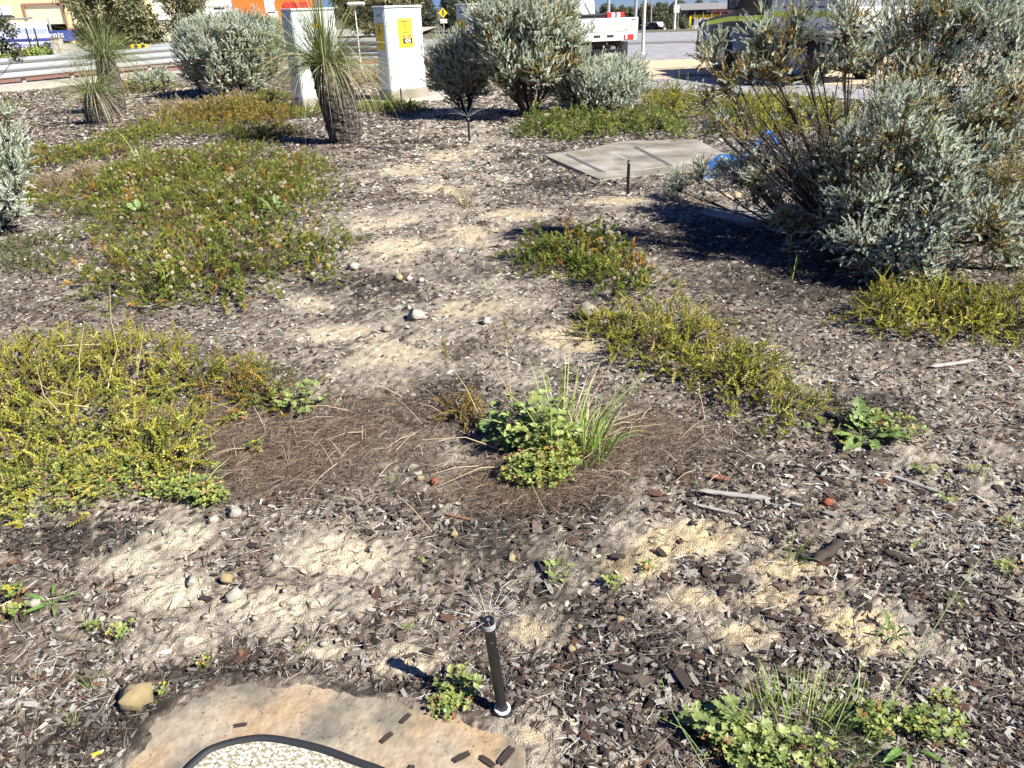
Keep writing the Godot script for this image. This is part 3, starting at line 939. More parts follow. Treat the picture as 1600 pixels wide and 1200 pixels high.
func aim(dir: Vector3, at: Vector3, k: float) -> Transform3D:   # +y along dir, turned at random
	var d := dir.normalized()
	var u := d.cross(V(0.31, 0.2, 0.93)).normalized()
	return Transform3D(Basis(u, d, u.cross(d)).rotated(d, R(0, TAU)) * Basis.from_scale(Vector3.ONE * k), at)

func mix_colour(list: Array) -> Color:   # [weight, colour a, colour b] ...
	var r := rng.randf()
	for e in list:
		r -= e[0]
		if r <= 0.0: return e[1].lerp(e[2], rng.randf())
	return list[-1][1]

const OLIVE := [[0.66, Color(0.12, 0.18, 0.028), Color(0.23, 0.29, 0.045)], [0.3, Color(0.3, 0.32, 0.05), Color(0.42, 0.4, 0.08)], [0.04, Color(0.42, 0.22, 0.03), Color(0.5, 0.32, 0.07)]]
const LIME := [[0.62, Color(0.36, 0.37, 0.05), Color(0.52, 0.5, 0.075)], [0.22, Color(0.55, 0.48, 0.1), Color(0.58, 0.54, 0.2)], [0.16, Color(0.18, 0.22, 0.04), Color(0.26, 0.28, 0.05)]]
const GREEN := [[0.75, Color(0.13, 0.21, 0.04), Color(0.22, 0.3, 0.055)], [0.25, Color(0.32, 0.34, 0.06), Color(0.38, 0.37, 0.08)]]
const RUSTY := [[0.45, Color(0.38, 0.24, 0.04), Color(0.48, 0.33, 0.07)], [0.55, Color(0.16, 0.19, 0.035), Color(0.3, 0.29, 0.05)]]
const STRAW := [[0.8, Color(0.48, 0.37, 0.26), Color(0.6, 0.5, 0.38)], [0.2, Color(0.2, 0.22, 0.06), Color(0.28, 0.28, 0.08)]]

func mat_plant(called: String, label: String, cat: String, lumps: Array, high: float, per_m2: float, colours: Array, shoots: Array, flowers := 0.0, k := 1.0, group := "") -> void:   # a low spreading shrub: lumps are [x, z, half width, half depth]
	var base := Vector3.ZERO
	for e in lumps: base += V(e[0], 0, e[1]) / lumps.size()
	base.y = gh(base.x, base.z)
	var t := thing(called, label, cat, base, 0.0, group)
	var xf := []
	var cl := []
	for s in shoots: xf.append([]); cl.append([])
	var fx := []
	var fc := []
	var wood := MB.new()
	for e in lumps:
		var area: float = PI * e[2] * e[3]
		var lump := R(0.85, 1.15) * high
		for i in int(area * per_m2 * 1.5):
			var a := R(0, TAU)
			var r := sqrt(rng.randf())
			var edge := 1.0 + 0.6 * n_reg.get_noise_2d(e[0] * 9.0 + cos(a) * 1.3, e[1] * 9.0 + sin(a) * 1.3)
			var x: float = e[0] + cos(a) * r * e[2] * edge
			var z: float = e[1] + sin(a) * r * e[3] * edge
			var dome := sqrt(maxf(0.0, 1.0 - r * r))
			var bumpy := 0.6 + 0.95 * n_mid.get_noise_2d(x * 1.1 + 5.0, z * 1.1) + 0.55 * n_fine.get_noise_2d(x * 0.4, z * 0.4)
			var y: float = maxf(0.02, lump * (0.22 + 0.7 * dome) * maxf(0.25, bumpy) * (1.0 if rng.randf() < 0.7 else R(0.2, 0.9)))
			var p := V(x, gh(x, z) + y, z)
			if bumpy < 0.4 and rng.randf() < 0.9: continue
			if rng.randf() < r * r * r * 0.75: continue
			var dir := V(cos(a) * r * 0.8 + R(-1.1, 1.1), 0.25 + dome * 0.6 + R(0.0, 0.4), sin(a) * r * 0.8 + R(-1.1, 1.1))
			var w := rng.randi() % shoots.size()
			var q := R(0.75, 1.3) * k
			xf[w].append(aim(dir, p - base - dir.normalized() * 0.04 * q, q))
			var c := mix_colour(colours)
			if n_mid.get_noise_2d(x * 0.7 - 9.0, z * 0.7) > 0.28 and rng.randf() < 0.5: c = colours[-1][1].lerp(colours[-1][2], rng.randf())
			cl[w].append(tone(c, R(0.7, 1.2)))
			if flowers > 0.0 and rng.randf() < flowers and n_mid.get_noise_2d(x * 0.5 + 20.0, z * 0.5) > 0.02 and y > lump * 0.25:
				fx.append(aim(dir, p - base + dir.normalized() * R(0.015, 0.045), R(0.7, 1.35)))
				fc.append(tone(L(0.74, 0.66, 0.57).lerp(L(0.6, 0.42, 0.3), pow(rng.randf(), 3.0)), R(0.85, 1.1)))
			if i % 5 == 0:
				var root := V(e[0] + (x - e[0]) * 0.25, 0, e[1] + (z - e[1]) * 0.25)
				root.y = gh(root.x, root.z) + 0.01
				var midp := root.lerp(p, 0.55) + V(R(-0.03, 0.03), R(-0.01, 0.04), R(-0.03, 0.03))
				wood.tube([root - base, midp - base, p - base], [0.0035, 0.0026, 0.0015], 3, tone(L(0.16, 0.1, 0.06), R(0.6, 1.6)), false)
	for e in lumps:   # runners that creep out of the mat
		for i in int(5 + 9 * (e[2] + e[3])):
			var a := R(0, TAU)
			var from := V(e[0] + cos(a) * e[2] * 0.7, 0, e[1] + sin(a) * e[3] * 0.7)
			var dir := V(cos(a) + R(-0.5, 0.5), 0, sin(a) + R(-0.5, 0.5)).normalized()
			var long: float = R(0.1, 0.3) * k * (0.6 + e[2])
			var pts := []
			for q in 5:
				var p := from + dir * long * q / 4.0 + V(R(-0.015, 0.015), 0, R(-0.015, 0.015))
				p.y = gh(p.x, p.z) + high * 0.3 * (1.0 - q / 5.0) + 0.012
				pts.append(p - base)
				for w2 in 2:
					var w := rng.randi() % shoots.size()
					xf[w].append(aim(dir + V(R(-0.8, 0.8), R(0.2, 1.2), R(-0.8, 0.8)), p - base, R(0.6, 1.0) * k))
					cl[w].append(tone(mix_colour(colours), R(0.7, 1.15)))
			wood.tube(pts, [0.003, 0.003, 0.0025, 0.002, 0.0012], 3, tone(L(0.24, 0.16, 0.1), R(0.6, 1.5)), false)
	obj("stems", wood.mesh(), M.bark, t).set_meta("kind", "stuff")
	for w in shoots.size():
		if xf[w].size(): many("foliage", shoots[w], M.leaf, xf[w], cl[w], t)
	if fx.size(): many("blossoms", S.pom, M.petal, fx, fc, t)

func silver_bush(label: String, base: Vector3, clumps: Array, upright: float, dense: float, limbs: int, old := 0.2, k := 1.0, group := "", fit := 1.0) -> void:   # clumps: [x, y, z, radius, share of yellowed leaves], in metres
	var t := thing("silver_bush", label, "bush", base, 0.0, group)
	var xf := [[], [], []]
	var cl := [[], [], []]
	var order := clumps.duplicate()
	order.sort_custom(func(a, b): return atan2(a[2] - base.z, a[0] - base.x) < atan2(b[2] - base.z, b[0] - base.x))
	var per := int(ceil(order.size() / float(limbs)))
	var mean := Vector3.ZERO
	for c in clumps: mean += V(c[0], c[1], c[2]) / clumps.size()
	for g in limbs:
		var mine: Array = order.slice(g * per, (g + 1) * per)
		if mine.is_empty(): continue
		var m := MB.new()
		var goal := Vector3.ZERO
		for c in mine: goal += (V(c[0], c[1], c[2]) - base) / mine.size()
		var reach := goal.length()
		var foot := V(R(-0.06, 0.06), -0.02, R(-0.06, 0.06))
		var limb := []
		var lr := []
		for i in 8:
			var s := i / 7.0
			limb.append(foot + goal * s * 0.72 + V(0, sin(s * PI) * -0.03 * reach, 0) + V(R(-1, 1), R(-1, 1), R(-1, 1)) * 0.018 * reach * s)
			lr.append(lerpf(0.02, 0.009, s) * clampf(reach, 0.5, 1.3))
		var wood := tone(L(0.075, 0.058, 0.048), R(0.7, 1.3))
		m.tube(limb, lr, 7, wood)
		for i in 34:   # dead side twigs
			var a: Vector3 = limb[2 + i % 6]
			var d := (goal.normalized() + V(R(-0.9, 0.9), R(-0.2, 0.8), R(-0.9, 0.9))).normalized() * R(0.15, 0.45) * reach
			m.tube([a, a + d * 0.5 + V(R(-0.03, 0.03), 0.02, R(-0.03, 0.03)), a + d], [0.005, 0.0035, 0.0015], 4, tone(wood, R(0.8, 2.2)), false)
			for e in 3:
				var a2 := a + d * R(0.4, 0.9)
				m.tube([a2, a2 + (d * R(0.2, 0.5)).rotated(V(R(-1, 1), R(-1, 1), R(-1, 1)).normalized(), R(0.4, 0.9))], [0.0026, 0.001], 3, tone(wood, R(0.9, 2.6)), false)
		for c in mine:
			var mid := V(c[0], c[1], c[2]) - base
			var rad: float = c[3] * fit
			var at: Vector3 = limb[2 + rng.randi() % 5]
			if mid.y < at.y: at = limb[1 + rng.randi() % 2]
			var core := mid - V(0, rad * 0.55, 0) + (at - mid).normalized() * rad * 0.2
			var bend := (at + core) * 0.5 + V(R(-1, 1), R(-1.2, 0.4), R(-1, 1)) * 0.08 * at.distance_to(core)
			var bp := []
			var br := []
			for i in 6:
				var s := i / 5.0
				bp.append(at.lerp(bend, s).lerp(bend.lerp(core, s), s) + V(R(-1, 1), R(-1, 1), R(-1, 1)) * 0.006)
				br.append(lerpf(0.0095, 0.004, s))
			m.tube(bp, br, 5, tone(wood, R(0.8, 1.5)))
			var sz := rad / 0.2
			var parts := [[mid, rad, 1.0]]
			for e in 3:   # looser sprays down the branch and beside it
				var along: Vector3 = bp[4 - e]
				parts.append([along + V(R(-1, 1), R(0.0, 1), R(-1, 1)) * rad * 0.55, rad * R(0.25, 0.45), 0.22])
			for e in 2:
				parts.append([mid + V(R(-1, 1), R(-0.7, 0.9), R(-1, 1)) * rad * 1.15, rad * R(0.4, 0.6), 0.4])
			for part in parts:
				var centre: Vector3 = part[0]
				var pr: float = part[1]
				if centre.y < 0.05: continue
				if part[2] < 1.0: m.tube([bp[3], bp[3].lerp(centre, 0.6) - V(0, pr * 0.3, 0), centre], [0.005, 0.004, 0.0025], 4, tone(wood, R(0.8, 1.6)), false)
				var share: float = 1.0 if part[2] == 1.0 else (pr / rad) * part[2]
				for i in int(dense * 1.4 * sz * sz / (fit * fit) * share):
					var dir := V(rng.randfn(), rng.randfn() + 0.15, rng.randfn())
					var depth := minf(dir.length() / 1.9, 1.25)
					dir = dir.normalized()
					var p := centre + dir * pr * depth
					if p.y < 0.03: continue
					var sd := (dir * 0.8 + Vector3.UP * upright + (centre - (mean - base)).normalized() * 0.35 + V(R(-0.4, 0.4), R(-0.2, 0.3), R(-0.4, 0.4))).normalized()
					var w := rng.randi() % 3
					xf[w].append(aim(sd, p - sd * 0.07 * k, R(0.6, 1.35) * k))
					var y: float = (c[4] if c.size() > 4 else old) * (2.0 if n_mid.get_noise_3d(p.x * 0.9 + base.x, p.y * 0.9, p.z * 0.9) > 0.08 else 0.35)
					var col: Color
					if rng.randf() < y * (1.45 - depth * 0.5) * (1.3 if dir.y < 0.1 else 0.8):
						col = mix_colour([[0.55, L(0.44, 0.3, 0.07), L(0.6, 0.45, 0.16)], [0.3, L(0.26, 0.25, 0.08), L(0.38, 0.33, 0.12)], [0.15, L(0.32, 0.24, 0.17), L(0.4, 0.33, 0.22)]])
					else:
						col = L(0.55, 0.62, 0.5).lerp(L(0.8, 0.85, 0.74), rng.randf())
						if rng.randf() < 0.14: col = L(0.28, 0.33, 0.17)
					cl[w].append(col)
					if i % 4 == 0:
						var core2 := core if part[2] == 1.0 else centre - V(0, pr * 0.5, 0)
						var q := core2.lerp(p, 0.5) + V(R(-1, 1), R(-1, 1), R(-1, 1)) * pr * 0.12
						m.tube([core2 + V(R(-1, 1), R(-0.6, 0.6), R(-1, 1)) * pr * 0.15, q, p], [0.003, 0.0023, 0.0014], 3, tone(wood, R(0.9, 2.4)), false)
		obj("branch", m.mesh(), M.bark, t)
	for w in 3:
		if xf[w].size(): many("foliage", S.silver[w], M.silver, xf[w], cl[w], t)

func vase(base: Vector3, wide: float, high: float, count: int, rad: float, low := 0.3, yellow := 0.2) -> Array:   # clumps of an upright rounded bush
	var out := []
	for i in count:
		var a := i * 2.399 + R(-0.3, 0.3)
		var t := (i + 0.5) / count
		var y := lerpf(high - rad, high * low, pow(t, 1.25))
		var f := (y / high)
		var edge := sqrt(maxf(0.05, 1.0 - pow(maxf(0.0, (f - 0.55) / 0.5), 2.0))) * lerpf(0.62, 1.0, clampf(f / 0.55, 0.0, 1.0))
		var r := (wide * 0.5 - rad * 0.6) * edge * sqrt(R(0.25, 1.0))
		out.append([base.x + cos(a) * r, base.y + y, base.z + sin(a) * r, rad * R(0.85, 1.15), yellow * (1.7 if f < 0.5 else 0.7)])
	return out

func grass_tree(label: String, base: Vector3, high: float, r0: float, r1: float, lean: Vector3, crown: float, count: int, dry: float, skirt: float, spike: bool) -> void:
	var t := thing("grass_tree", label, "grass tree", base, 0.0)
	var m := MB.new()
	var f := FastNoiseLite.new()
	f.seed = 9 + count
	f.frequency = 6.0
	var rows := 44
	var sides := 30
	var P := func(i: int, k: int) -> Vector3:
		var s := i / float(rows)
		var a := TAU * (k % sides) / sides
		var r := lerpf(r0, r1, s) * (1.0 + 0.22 * sin(s * PI)) 
		r *= 1.0 + 0.05 * fposmod(s * high * 22.0 + 0.25 * sin(a * 3.0), 1.0) + 0.16 * f.get_noise_3d(cos(a) * 0.6, s * high * 1.6, sin(a) * 0.6)
		return lean * s * s + V(cos(a) * r, s * high, sin(a) * r)
	for i in rows:
		var s := i / float(rows)
		for k in sides:
			var c := L(0.15, 0.135, 0.125).lerp(L(0.06, 0.05, 0.043), smoothstep(-0.3, 0.3, f.get_noise_2d(k * 0.12, s * 3.0)))
			c = tone(c, R(0.6, 1.5))
			m.quad(P.call(i, k), P.call(i + 1, k), P.call(i + 1, k + 1), P.call(i, k + 1), c)
	obj("trunk", m.mesh(), M.bark, t)
	var xf := []
	var cl := []
	for i in int(900 * high):
		var s := pow(rng.randf(), 0.8)
		var a := R(0, TAU)
		var p: Vector3 = P.call(int(s * rows), int(a / TAU * sides))
		var out := V(cos(a), R(0.1, 0.9), sin(a))
		xf.append(Transform3D(aim(out, p, 1.0).basis * Basis.from_scale(V(0.028, 0.022, 0.045) * R(0.6, 1.3)), p))
		cl.append(tone(L(0.17, 0.15, 0.135).lerp(L(0.05, 0.04, 0.033), rng.randf()), R(0.5, 1.4)))
	many("bark_scales", S.chip, M.chip, xf, cl, t)
	m = MB.new()
	var top := lean + V(0, high, 0)
	for i in count:
		var s := rng.randf()
		var a := R(0, TAU)
		var el := lerpf(-0.05, 1.45, pow(s, 1.25))
		var d := V(cos(a) * cos(el), sin(el), sin(a) * cos(el))
		var is_dry := rng.randf() < dry * (2.0 if el < 0.2 else 0.4)
		var g := L(0.1, 0.15, 0.04).lerp(L(0.22, 0.26, 0.08), rng.randf())
		var c := L(0.34, 0.27, 0.17).lerp(L(0.46, 0.4, 0.3), rng.randf()) if is_dry else g
		blade(m, top + V(cos(a), 0, sin(a)) * r1 * R(0.2, 0.9) + V(0, R(-0.05, 0.06), 0), d, crown * R(0.65, 1.2), 0.0075, R(0.5, 1.7) + (0.9 if is_dry else 0.0), c, c.lerp(L(0.33, 0.28, 0.14), 0.35), 8)
	for i in int(skirt):
		var a := R(0, TAU)
		var d := V(cos(a), R(0.2, 0.9), sin(a))
		var c := L(0.36, 0.29, 0.19).lerp(L(0.5, 0.43, 0.33), rng.randf())
		var side := V(-1, 0, R(-0.6, 0.6)) if rng.randf() < 0.5 else V(cos(a), 0, sin(a))
		blade(m, top + side.normalized() * r1 * 0.8 - V(0, R(0.0, 0.06), 0), side.normalized() + V(0, R(0.5, 1.3), 0), crown * R(0.9, 1.35), 0.005, R(1.8, 3.2), c, c, 10)
	if spike:
		for i in 60:
			var a := R(0, TAU)
			blade(m, top + V(cos(a), 0, sin(a)) * R(0, 0.035), V(cos(a) * 0.06, 1, sin(a) * 0.06), crown * R(0.8, 1.25), 0.006, 0.05, L(0.16, 0.2, 0.05), L(0.28, 0.26, 0.07), 5)
	obj("leaves", m.mesh(), M.leaf, t).set_meta("kind", "stuff")

func weed(called: String, label: String, cat: String, at: Vector3, leaves: Array, count: int, size: float, rise: Vector2, spread: float, group := "") -> Node3D:   # a rosette or clump whose every leaf is a mesh
	var t := thing(called, label, cat, at, R(0, TAU), group)
	var m := MB.new()
	for i in count:
		var a := i * 2.399 + R(-0.4, 0.4)
		var el := R(rise.x, rise.y)
		var d := V(cos(a) * cos(el), sin(el), sin(a) * cos(el))
		var foot := V(cos(a), 0, sin(a)) * spread * R(0.0, 0.6)
		var start := foot + d * size * R(0.2, 0.6) * (0.05 + spread)
		m.tube([foot * 0.3, start * 0.6 + V(0, 0.004, 0), start], [0.0017, 0.0014, 0.001], 4, L(0.16, 0.22, 0.06), false)
		var o := obj("leaf", leaves[i % leaves.size()], M.leaf, t)
		o.transform = Transform3D(Basis.looking_at(d, Vector3.UP).rotated(d, R(-0.4, 0.4)) * Basis.from_scale(Vector3.ONE * size * R(0.6, 1.15)), start)
	obj("stems", m.mesh(), M.leaf, t)
	return t

func leafy(called: String, label: String, at: Vector3, leaves: Array, stems: int, per: int, high: float, spread: float, size: float) -> Node3D:   # branching stems with leaves all along; every leaf a mesh
	var t := thing(called, label, "weed", at)
	var m := MB.new()
	for i in stems:
		var a := i * 2.399 + R(-0.3, 0.3)
		var far := spread * sqrt((i + 0.5) / stems)
		var foot := V(cos(a), 0, sin(a)) * far * 0.35
		var tip := V(cos(a) * far, high * R(0.55, 1.1) * (1.0 - 0.35 * far / spread), sin(a) * far)
		var bend := (foot + tip) * 0.5 + V(R(-0.02, 0.02), high * 0.12, R(-0.02, 0.02))
		m.tube([foot, bend, tip], [0.002, 0.0016, 0.0009], 4, L(0.2, 0.24, 0.08), false)
		for k in per:
			var s := 0.25 + 0.75 * (k + R(0, 0.6)) / per
			var p := foot.lerp(bend, s).lerp(bend.lerp(tip, s), s)
			var b := k * 2.4 + a + R(-0.5, 0.5)
			var o := obj("leaf", leaves[rng.randi() % leaves.size()], M.leaf, t)
			o.transform = Transform3D(Basis.looking_at(V(cos(b), R(0.0, 0.7), sin(b)), Vector3.UP).rotated(V(cos(b), 0, sin(b)), R(-0.5, 0.5)) * Basis.from_scale(Vector3.ONE * size * R(0.55, 1.15)), p)
	obj("stems", m.mesh(), M.leaf, t)
	return t

func tuft(called: String, label: String, at: Vector3, count: int, long: float, dry := 0.2, spread := 0.02, wide := 1.0, group := "") -> Node3D:   # a grass tuft: every blade is a mesh
	var t := thing(called, label, "grass tuft", at, 0.0, group)
	for i in count:
		var pick := 5 + rng.randi() % 2 if rng.randf() < dry else rng.randi() % 5
		var o := obj("blade", S.blades[pick], M.leaf, t)
		var k := long * R(0.5, 1.15)
		var a := R(0, TAU)
		o.transform = Transform3D(Basis(Vector3.UP, a) * Basis(Vector3.BACK, R(-0.25, 0.5)) * Basis.from_scale(V(k, k, k * wide)), V(cos(a), 0, -sin(a)) * spread * sqrt(rng.randf()))
	return t

func clover(label: String, lumps: Array, count: int, high: float, flowers: int, k := 1.0, group := "") -> void:
	var base := Vector3.ZERO
	for e in lumps: base += V(e[0], 0, e[1]) / lumps.size()
	base.y = gh(base.x, base.z)
	var t := thing("clover_patch", label, "clover", base, 0.0, group)
	var xf := []
	var cl := []
	var fx := []
	var fc := []
	for i in count:
		var e: Array = lumps[i % lumps.size()]
		var a := R(0, TAU)
		var r := sqrt(rng.randf())
		var p := V(e[0] + cos(a) * r * e[2], 0, e[1] + sin(a) * r * e[3])
		p.y = gh(p.x, p.z) + high * R(0.0, 1.0) * (1.0 - r * 0.6)
		xf.append(aim(V(R(-0.5, 0.5), 1, R(-0.5, 0.5)), p - base, R(0.6, 1.3) * k))
		cl.append(mix_colour([[0.6, L(0.14, 0.2, 0.045), L(0.21, 0.27, 0.07)], [0.3, L(0.25, 0.3, 0.07), L(0.33, 0.36, 0.1)], [0.1, L(0.34, 0.16, 0.07), L(0.3, 0.2, 0.1)]]))
		if i < flowers:
			fx.append(Transform3D(Basis.from_scale(Vector3.ONE * R(0.7, 1.3) * k), p - base + V(R(-0.01, 0.01), 0.04 * k, R(-0.01, 0.01))))
			fc.append(L(0.8, 0.62, 0.05).lerp(L(0.72, 0.72, 0.25), rng.randf()))
	many("foliage", S.clover, M.leaf, xf, cl, t)
	if fx.size(): many("blossoms", S.dot, M.petal, fx, fc, t)

func seedling(x: float, z: float, label: String, flowers: int, k := 1.0, count := 14) -> void:
	clover(label, [[x, z, 0.035 * k, 0.03 * k]], count, 0.015, flowers, k)

# ---------------------------------------------------------------- cabinets
func cabinet(corner: Vector3, turn: float, label: String, plates: bool) -> void:   # corner: the plinth's near left corner on the ground
	var w := 0.86
	var d := 0.35
	var across := V(cos(turn), 0, -sin(turn))
	var face := V(sin(turn), 0, cos(turn))
	var t := thing("traffic_signal_cabinet", label, "cabinet", corner + across * (w / 2 + 0.03) - face * (d / 2 + 0.03), turn, "traffic signal cabinets")
	obj("plinth", bx(V(w + 0.06, 0.2, d + 0.06), V(0, 0.08, 0), 0.012), M.concrete, t)
	obj("body", bx(V(w, 1.42, d), V(0, 0.89, 0), 0.008), M.cabinet_paint, t)
	obj("lid", bx(V(w + 0.03, 0.035, d + 0.04), V(0, 1.62, 0), 0.008), M.cabinet_paint, t)
	obj("seam", bx(V(w - 0.01, 0.012, d + 0.003), V(0, 1.595, 0), 0.0), M.seam, t)
	var door := obj("door", bx(V(w - 0.05, 1.36, 0.012), V(0, 0.885, d / 2 + 0.006), 0.004), M.cabinet_paint, t)
	obj("handle", bx(V(0.03, 0.1, 0.012), V(w / 2 - 0.06, 0.9, d / 2 + 0.018), 0.004), M.steel, door)
	for y in [0.4, 1.35]:
		obj("hinge", tb([V(-w / 2 + 0.028, y - 0.05, d / 2 + 0.012), V(-w / 2 + 0.028, y + 0.05, d / 2 + 0.012)], 0.008), M.cabinet_paint, door)
	obj("side_panel", bx(V(0.01, 1.34, d - 0.05), V(-w / 2 - 0.004, 0.885, 0), 0.003), M.cabinet_paint, t)
	var vent := obj("vent", bx(V(0.008, 0.06, 0.16), V(-w / 2 - 0.012, 1.48, 0.0), 0.002), M.cabinet_paint, t)
	for k in 3: obj("louvre", bx(V(0.006, 0.006, 0.14), V(-w / 2 - 0.017, 1.465 + k * 0.015, 0), 0.0), M.seam, vent)
	obj("lock", bx(V(0.008, 0.02, 0.03), V(-w / 2 - 0.012, 1.36, 0.0), 0.003), M.seam, t)
	if plates:
		var plate := obj("front_plate", bx(V(0.34, 0.5, 0.004), V(0.0, 1.17, d / 2 + 0.0145), 0.0), M.yellow, t)
		var z := d / 2 + 0.0175
		writing("SIGNALS", 0.035, M.seam, plate, Transform3D(Basis.IDENTITY, V(0, 1.37, z)))
		signal_mark(plate, V(0, 1.29, z), 0.11)
		writing("FAULTS", 0.03, M.seam, plate, Transform3D(Basis.IDENTITY, V(0, 1.18, z)))
		writing("138 138", 0.05, M.seam, plate, Transform3D(Basis.IDENTITY, V(0, 1.115, z)))
		obj("number_panel", bx(V(0.22, 0.09, 0.004), V(0.04, 1.035, z), 0.0), M.dark, plate)
		writing("425", 0.062, M.white_paint, plate, Transform3D(Basis.IDENTITY, V(0.04, 1.035, z + 0.0025)))
		var side := obj("side_plate", bx(V(0.004, 0.46, 0.22), V(-w / 2 - 0.0115, 1.13, -0.02), 0.0), M.yellow, t)
		obj("side_mark", bx(V(0.004, 0.14, 0.035), V(-w / 2 - 0.0145, 1.24, -0.02), 0.0), M.dark, side)
	else:
		var m := MB.new()
		m.prism(PackedVector2Array([Vector2(-0.1, 0.09), Vector2(0.1, 0.09), Vector2(0, -0.1)]), 0, 0.004)
		var o := obj("warning_triangle", m.mesh(), M.yellow, t)
		o.transform = Transform3D(Basis(Vector3.RIGHT, PI / 2), V(0.02, 1.42, d / 2 + 0.013))
		m = MB.new()
		m.prism(PackedVector2Array([Vector2(0.01, -0.05), Vector2(-0.025, 0.015), Vector2(-0.003, 0.015), Vector2(-0.012, 0.06), Vector2(0.025, -0.008), Vector2(0.004, -0.008)]), 0, 0.003)
		var p := obj("lightning_mark", m.mesh(), M.seam, o)
		p.position.y = 0.0035

func signal_mark(parent: Node3D, at: Vector3, tall: float) -> void:   # the little three-lamp traffic signal symbol
	var m := MB.new()
	for i in 3:
		m.lathe([[tall * 0.19, 0.0], [tall * 0.19, 0.003], [tall * 0.11, 0.003], [tall * 0.11, 0.0]], 14, Transform3D(Basis(Vector3.RIGHT, PI / 2), at + V(0, (i - 1) * tall * 0.36, 0)))
	m.box(Transform3D(Basis.IDENTITY, at + V(0, -tall * 0.66, 0.001)), V(tall * 0.08, tall * 0.2, 0.003))
	obj("signal_symbol", m.mesh(), M.seam, parent)

# ---------------------------------------------------------------- vehicles
func wheel(parent: Node3D, at: Vector3, r: float, wide: float, paint: String) -> void:
	var o := Node3D.new()
	o.name = "wheel"
	parent.add_child(o, true)
	o.position = at
	var xf := Transform3D(Basis(Vector3.BACK, PI / 2), Vector3.ZERO)
	var m := MB.new()
	var h := wide / 2
	m.lathe([[r * 0.62, -h], [r * 0.92, -h], [r, -h * 0.72], [r, h * 0.72], [r * 0.92, h], [r * 0.62, h]], 32, xf)
	for k in 36:
		var a := TAU * k / 36.0
		m.box(Transform3D(Basis(Vector3.RIGHT, a), V(0, cos(a), sin(a)) * r), V(wide * 0.75, 0.014, r * 0.09))
	obj("tyre", m.mesh(), M.rubber, o)
	m = MB.new()
	m.lathe([[0.0, -h * 0.45], [r * 0.2, -h * 0.5], [r * 0.5, -h * 0.2], [r * 0.62, -h * 0.85], [r * 0.62, h * 0.85], [r * 0.5, h * 0.2], [r * 0.2, h * 0.5], [0.0, h * 0.45]], 28, xf)
	obj("rim", m.mesh(), M[paint], o)

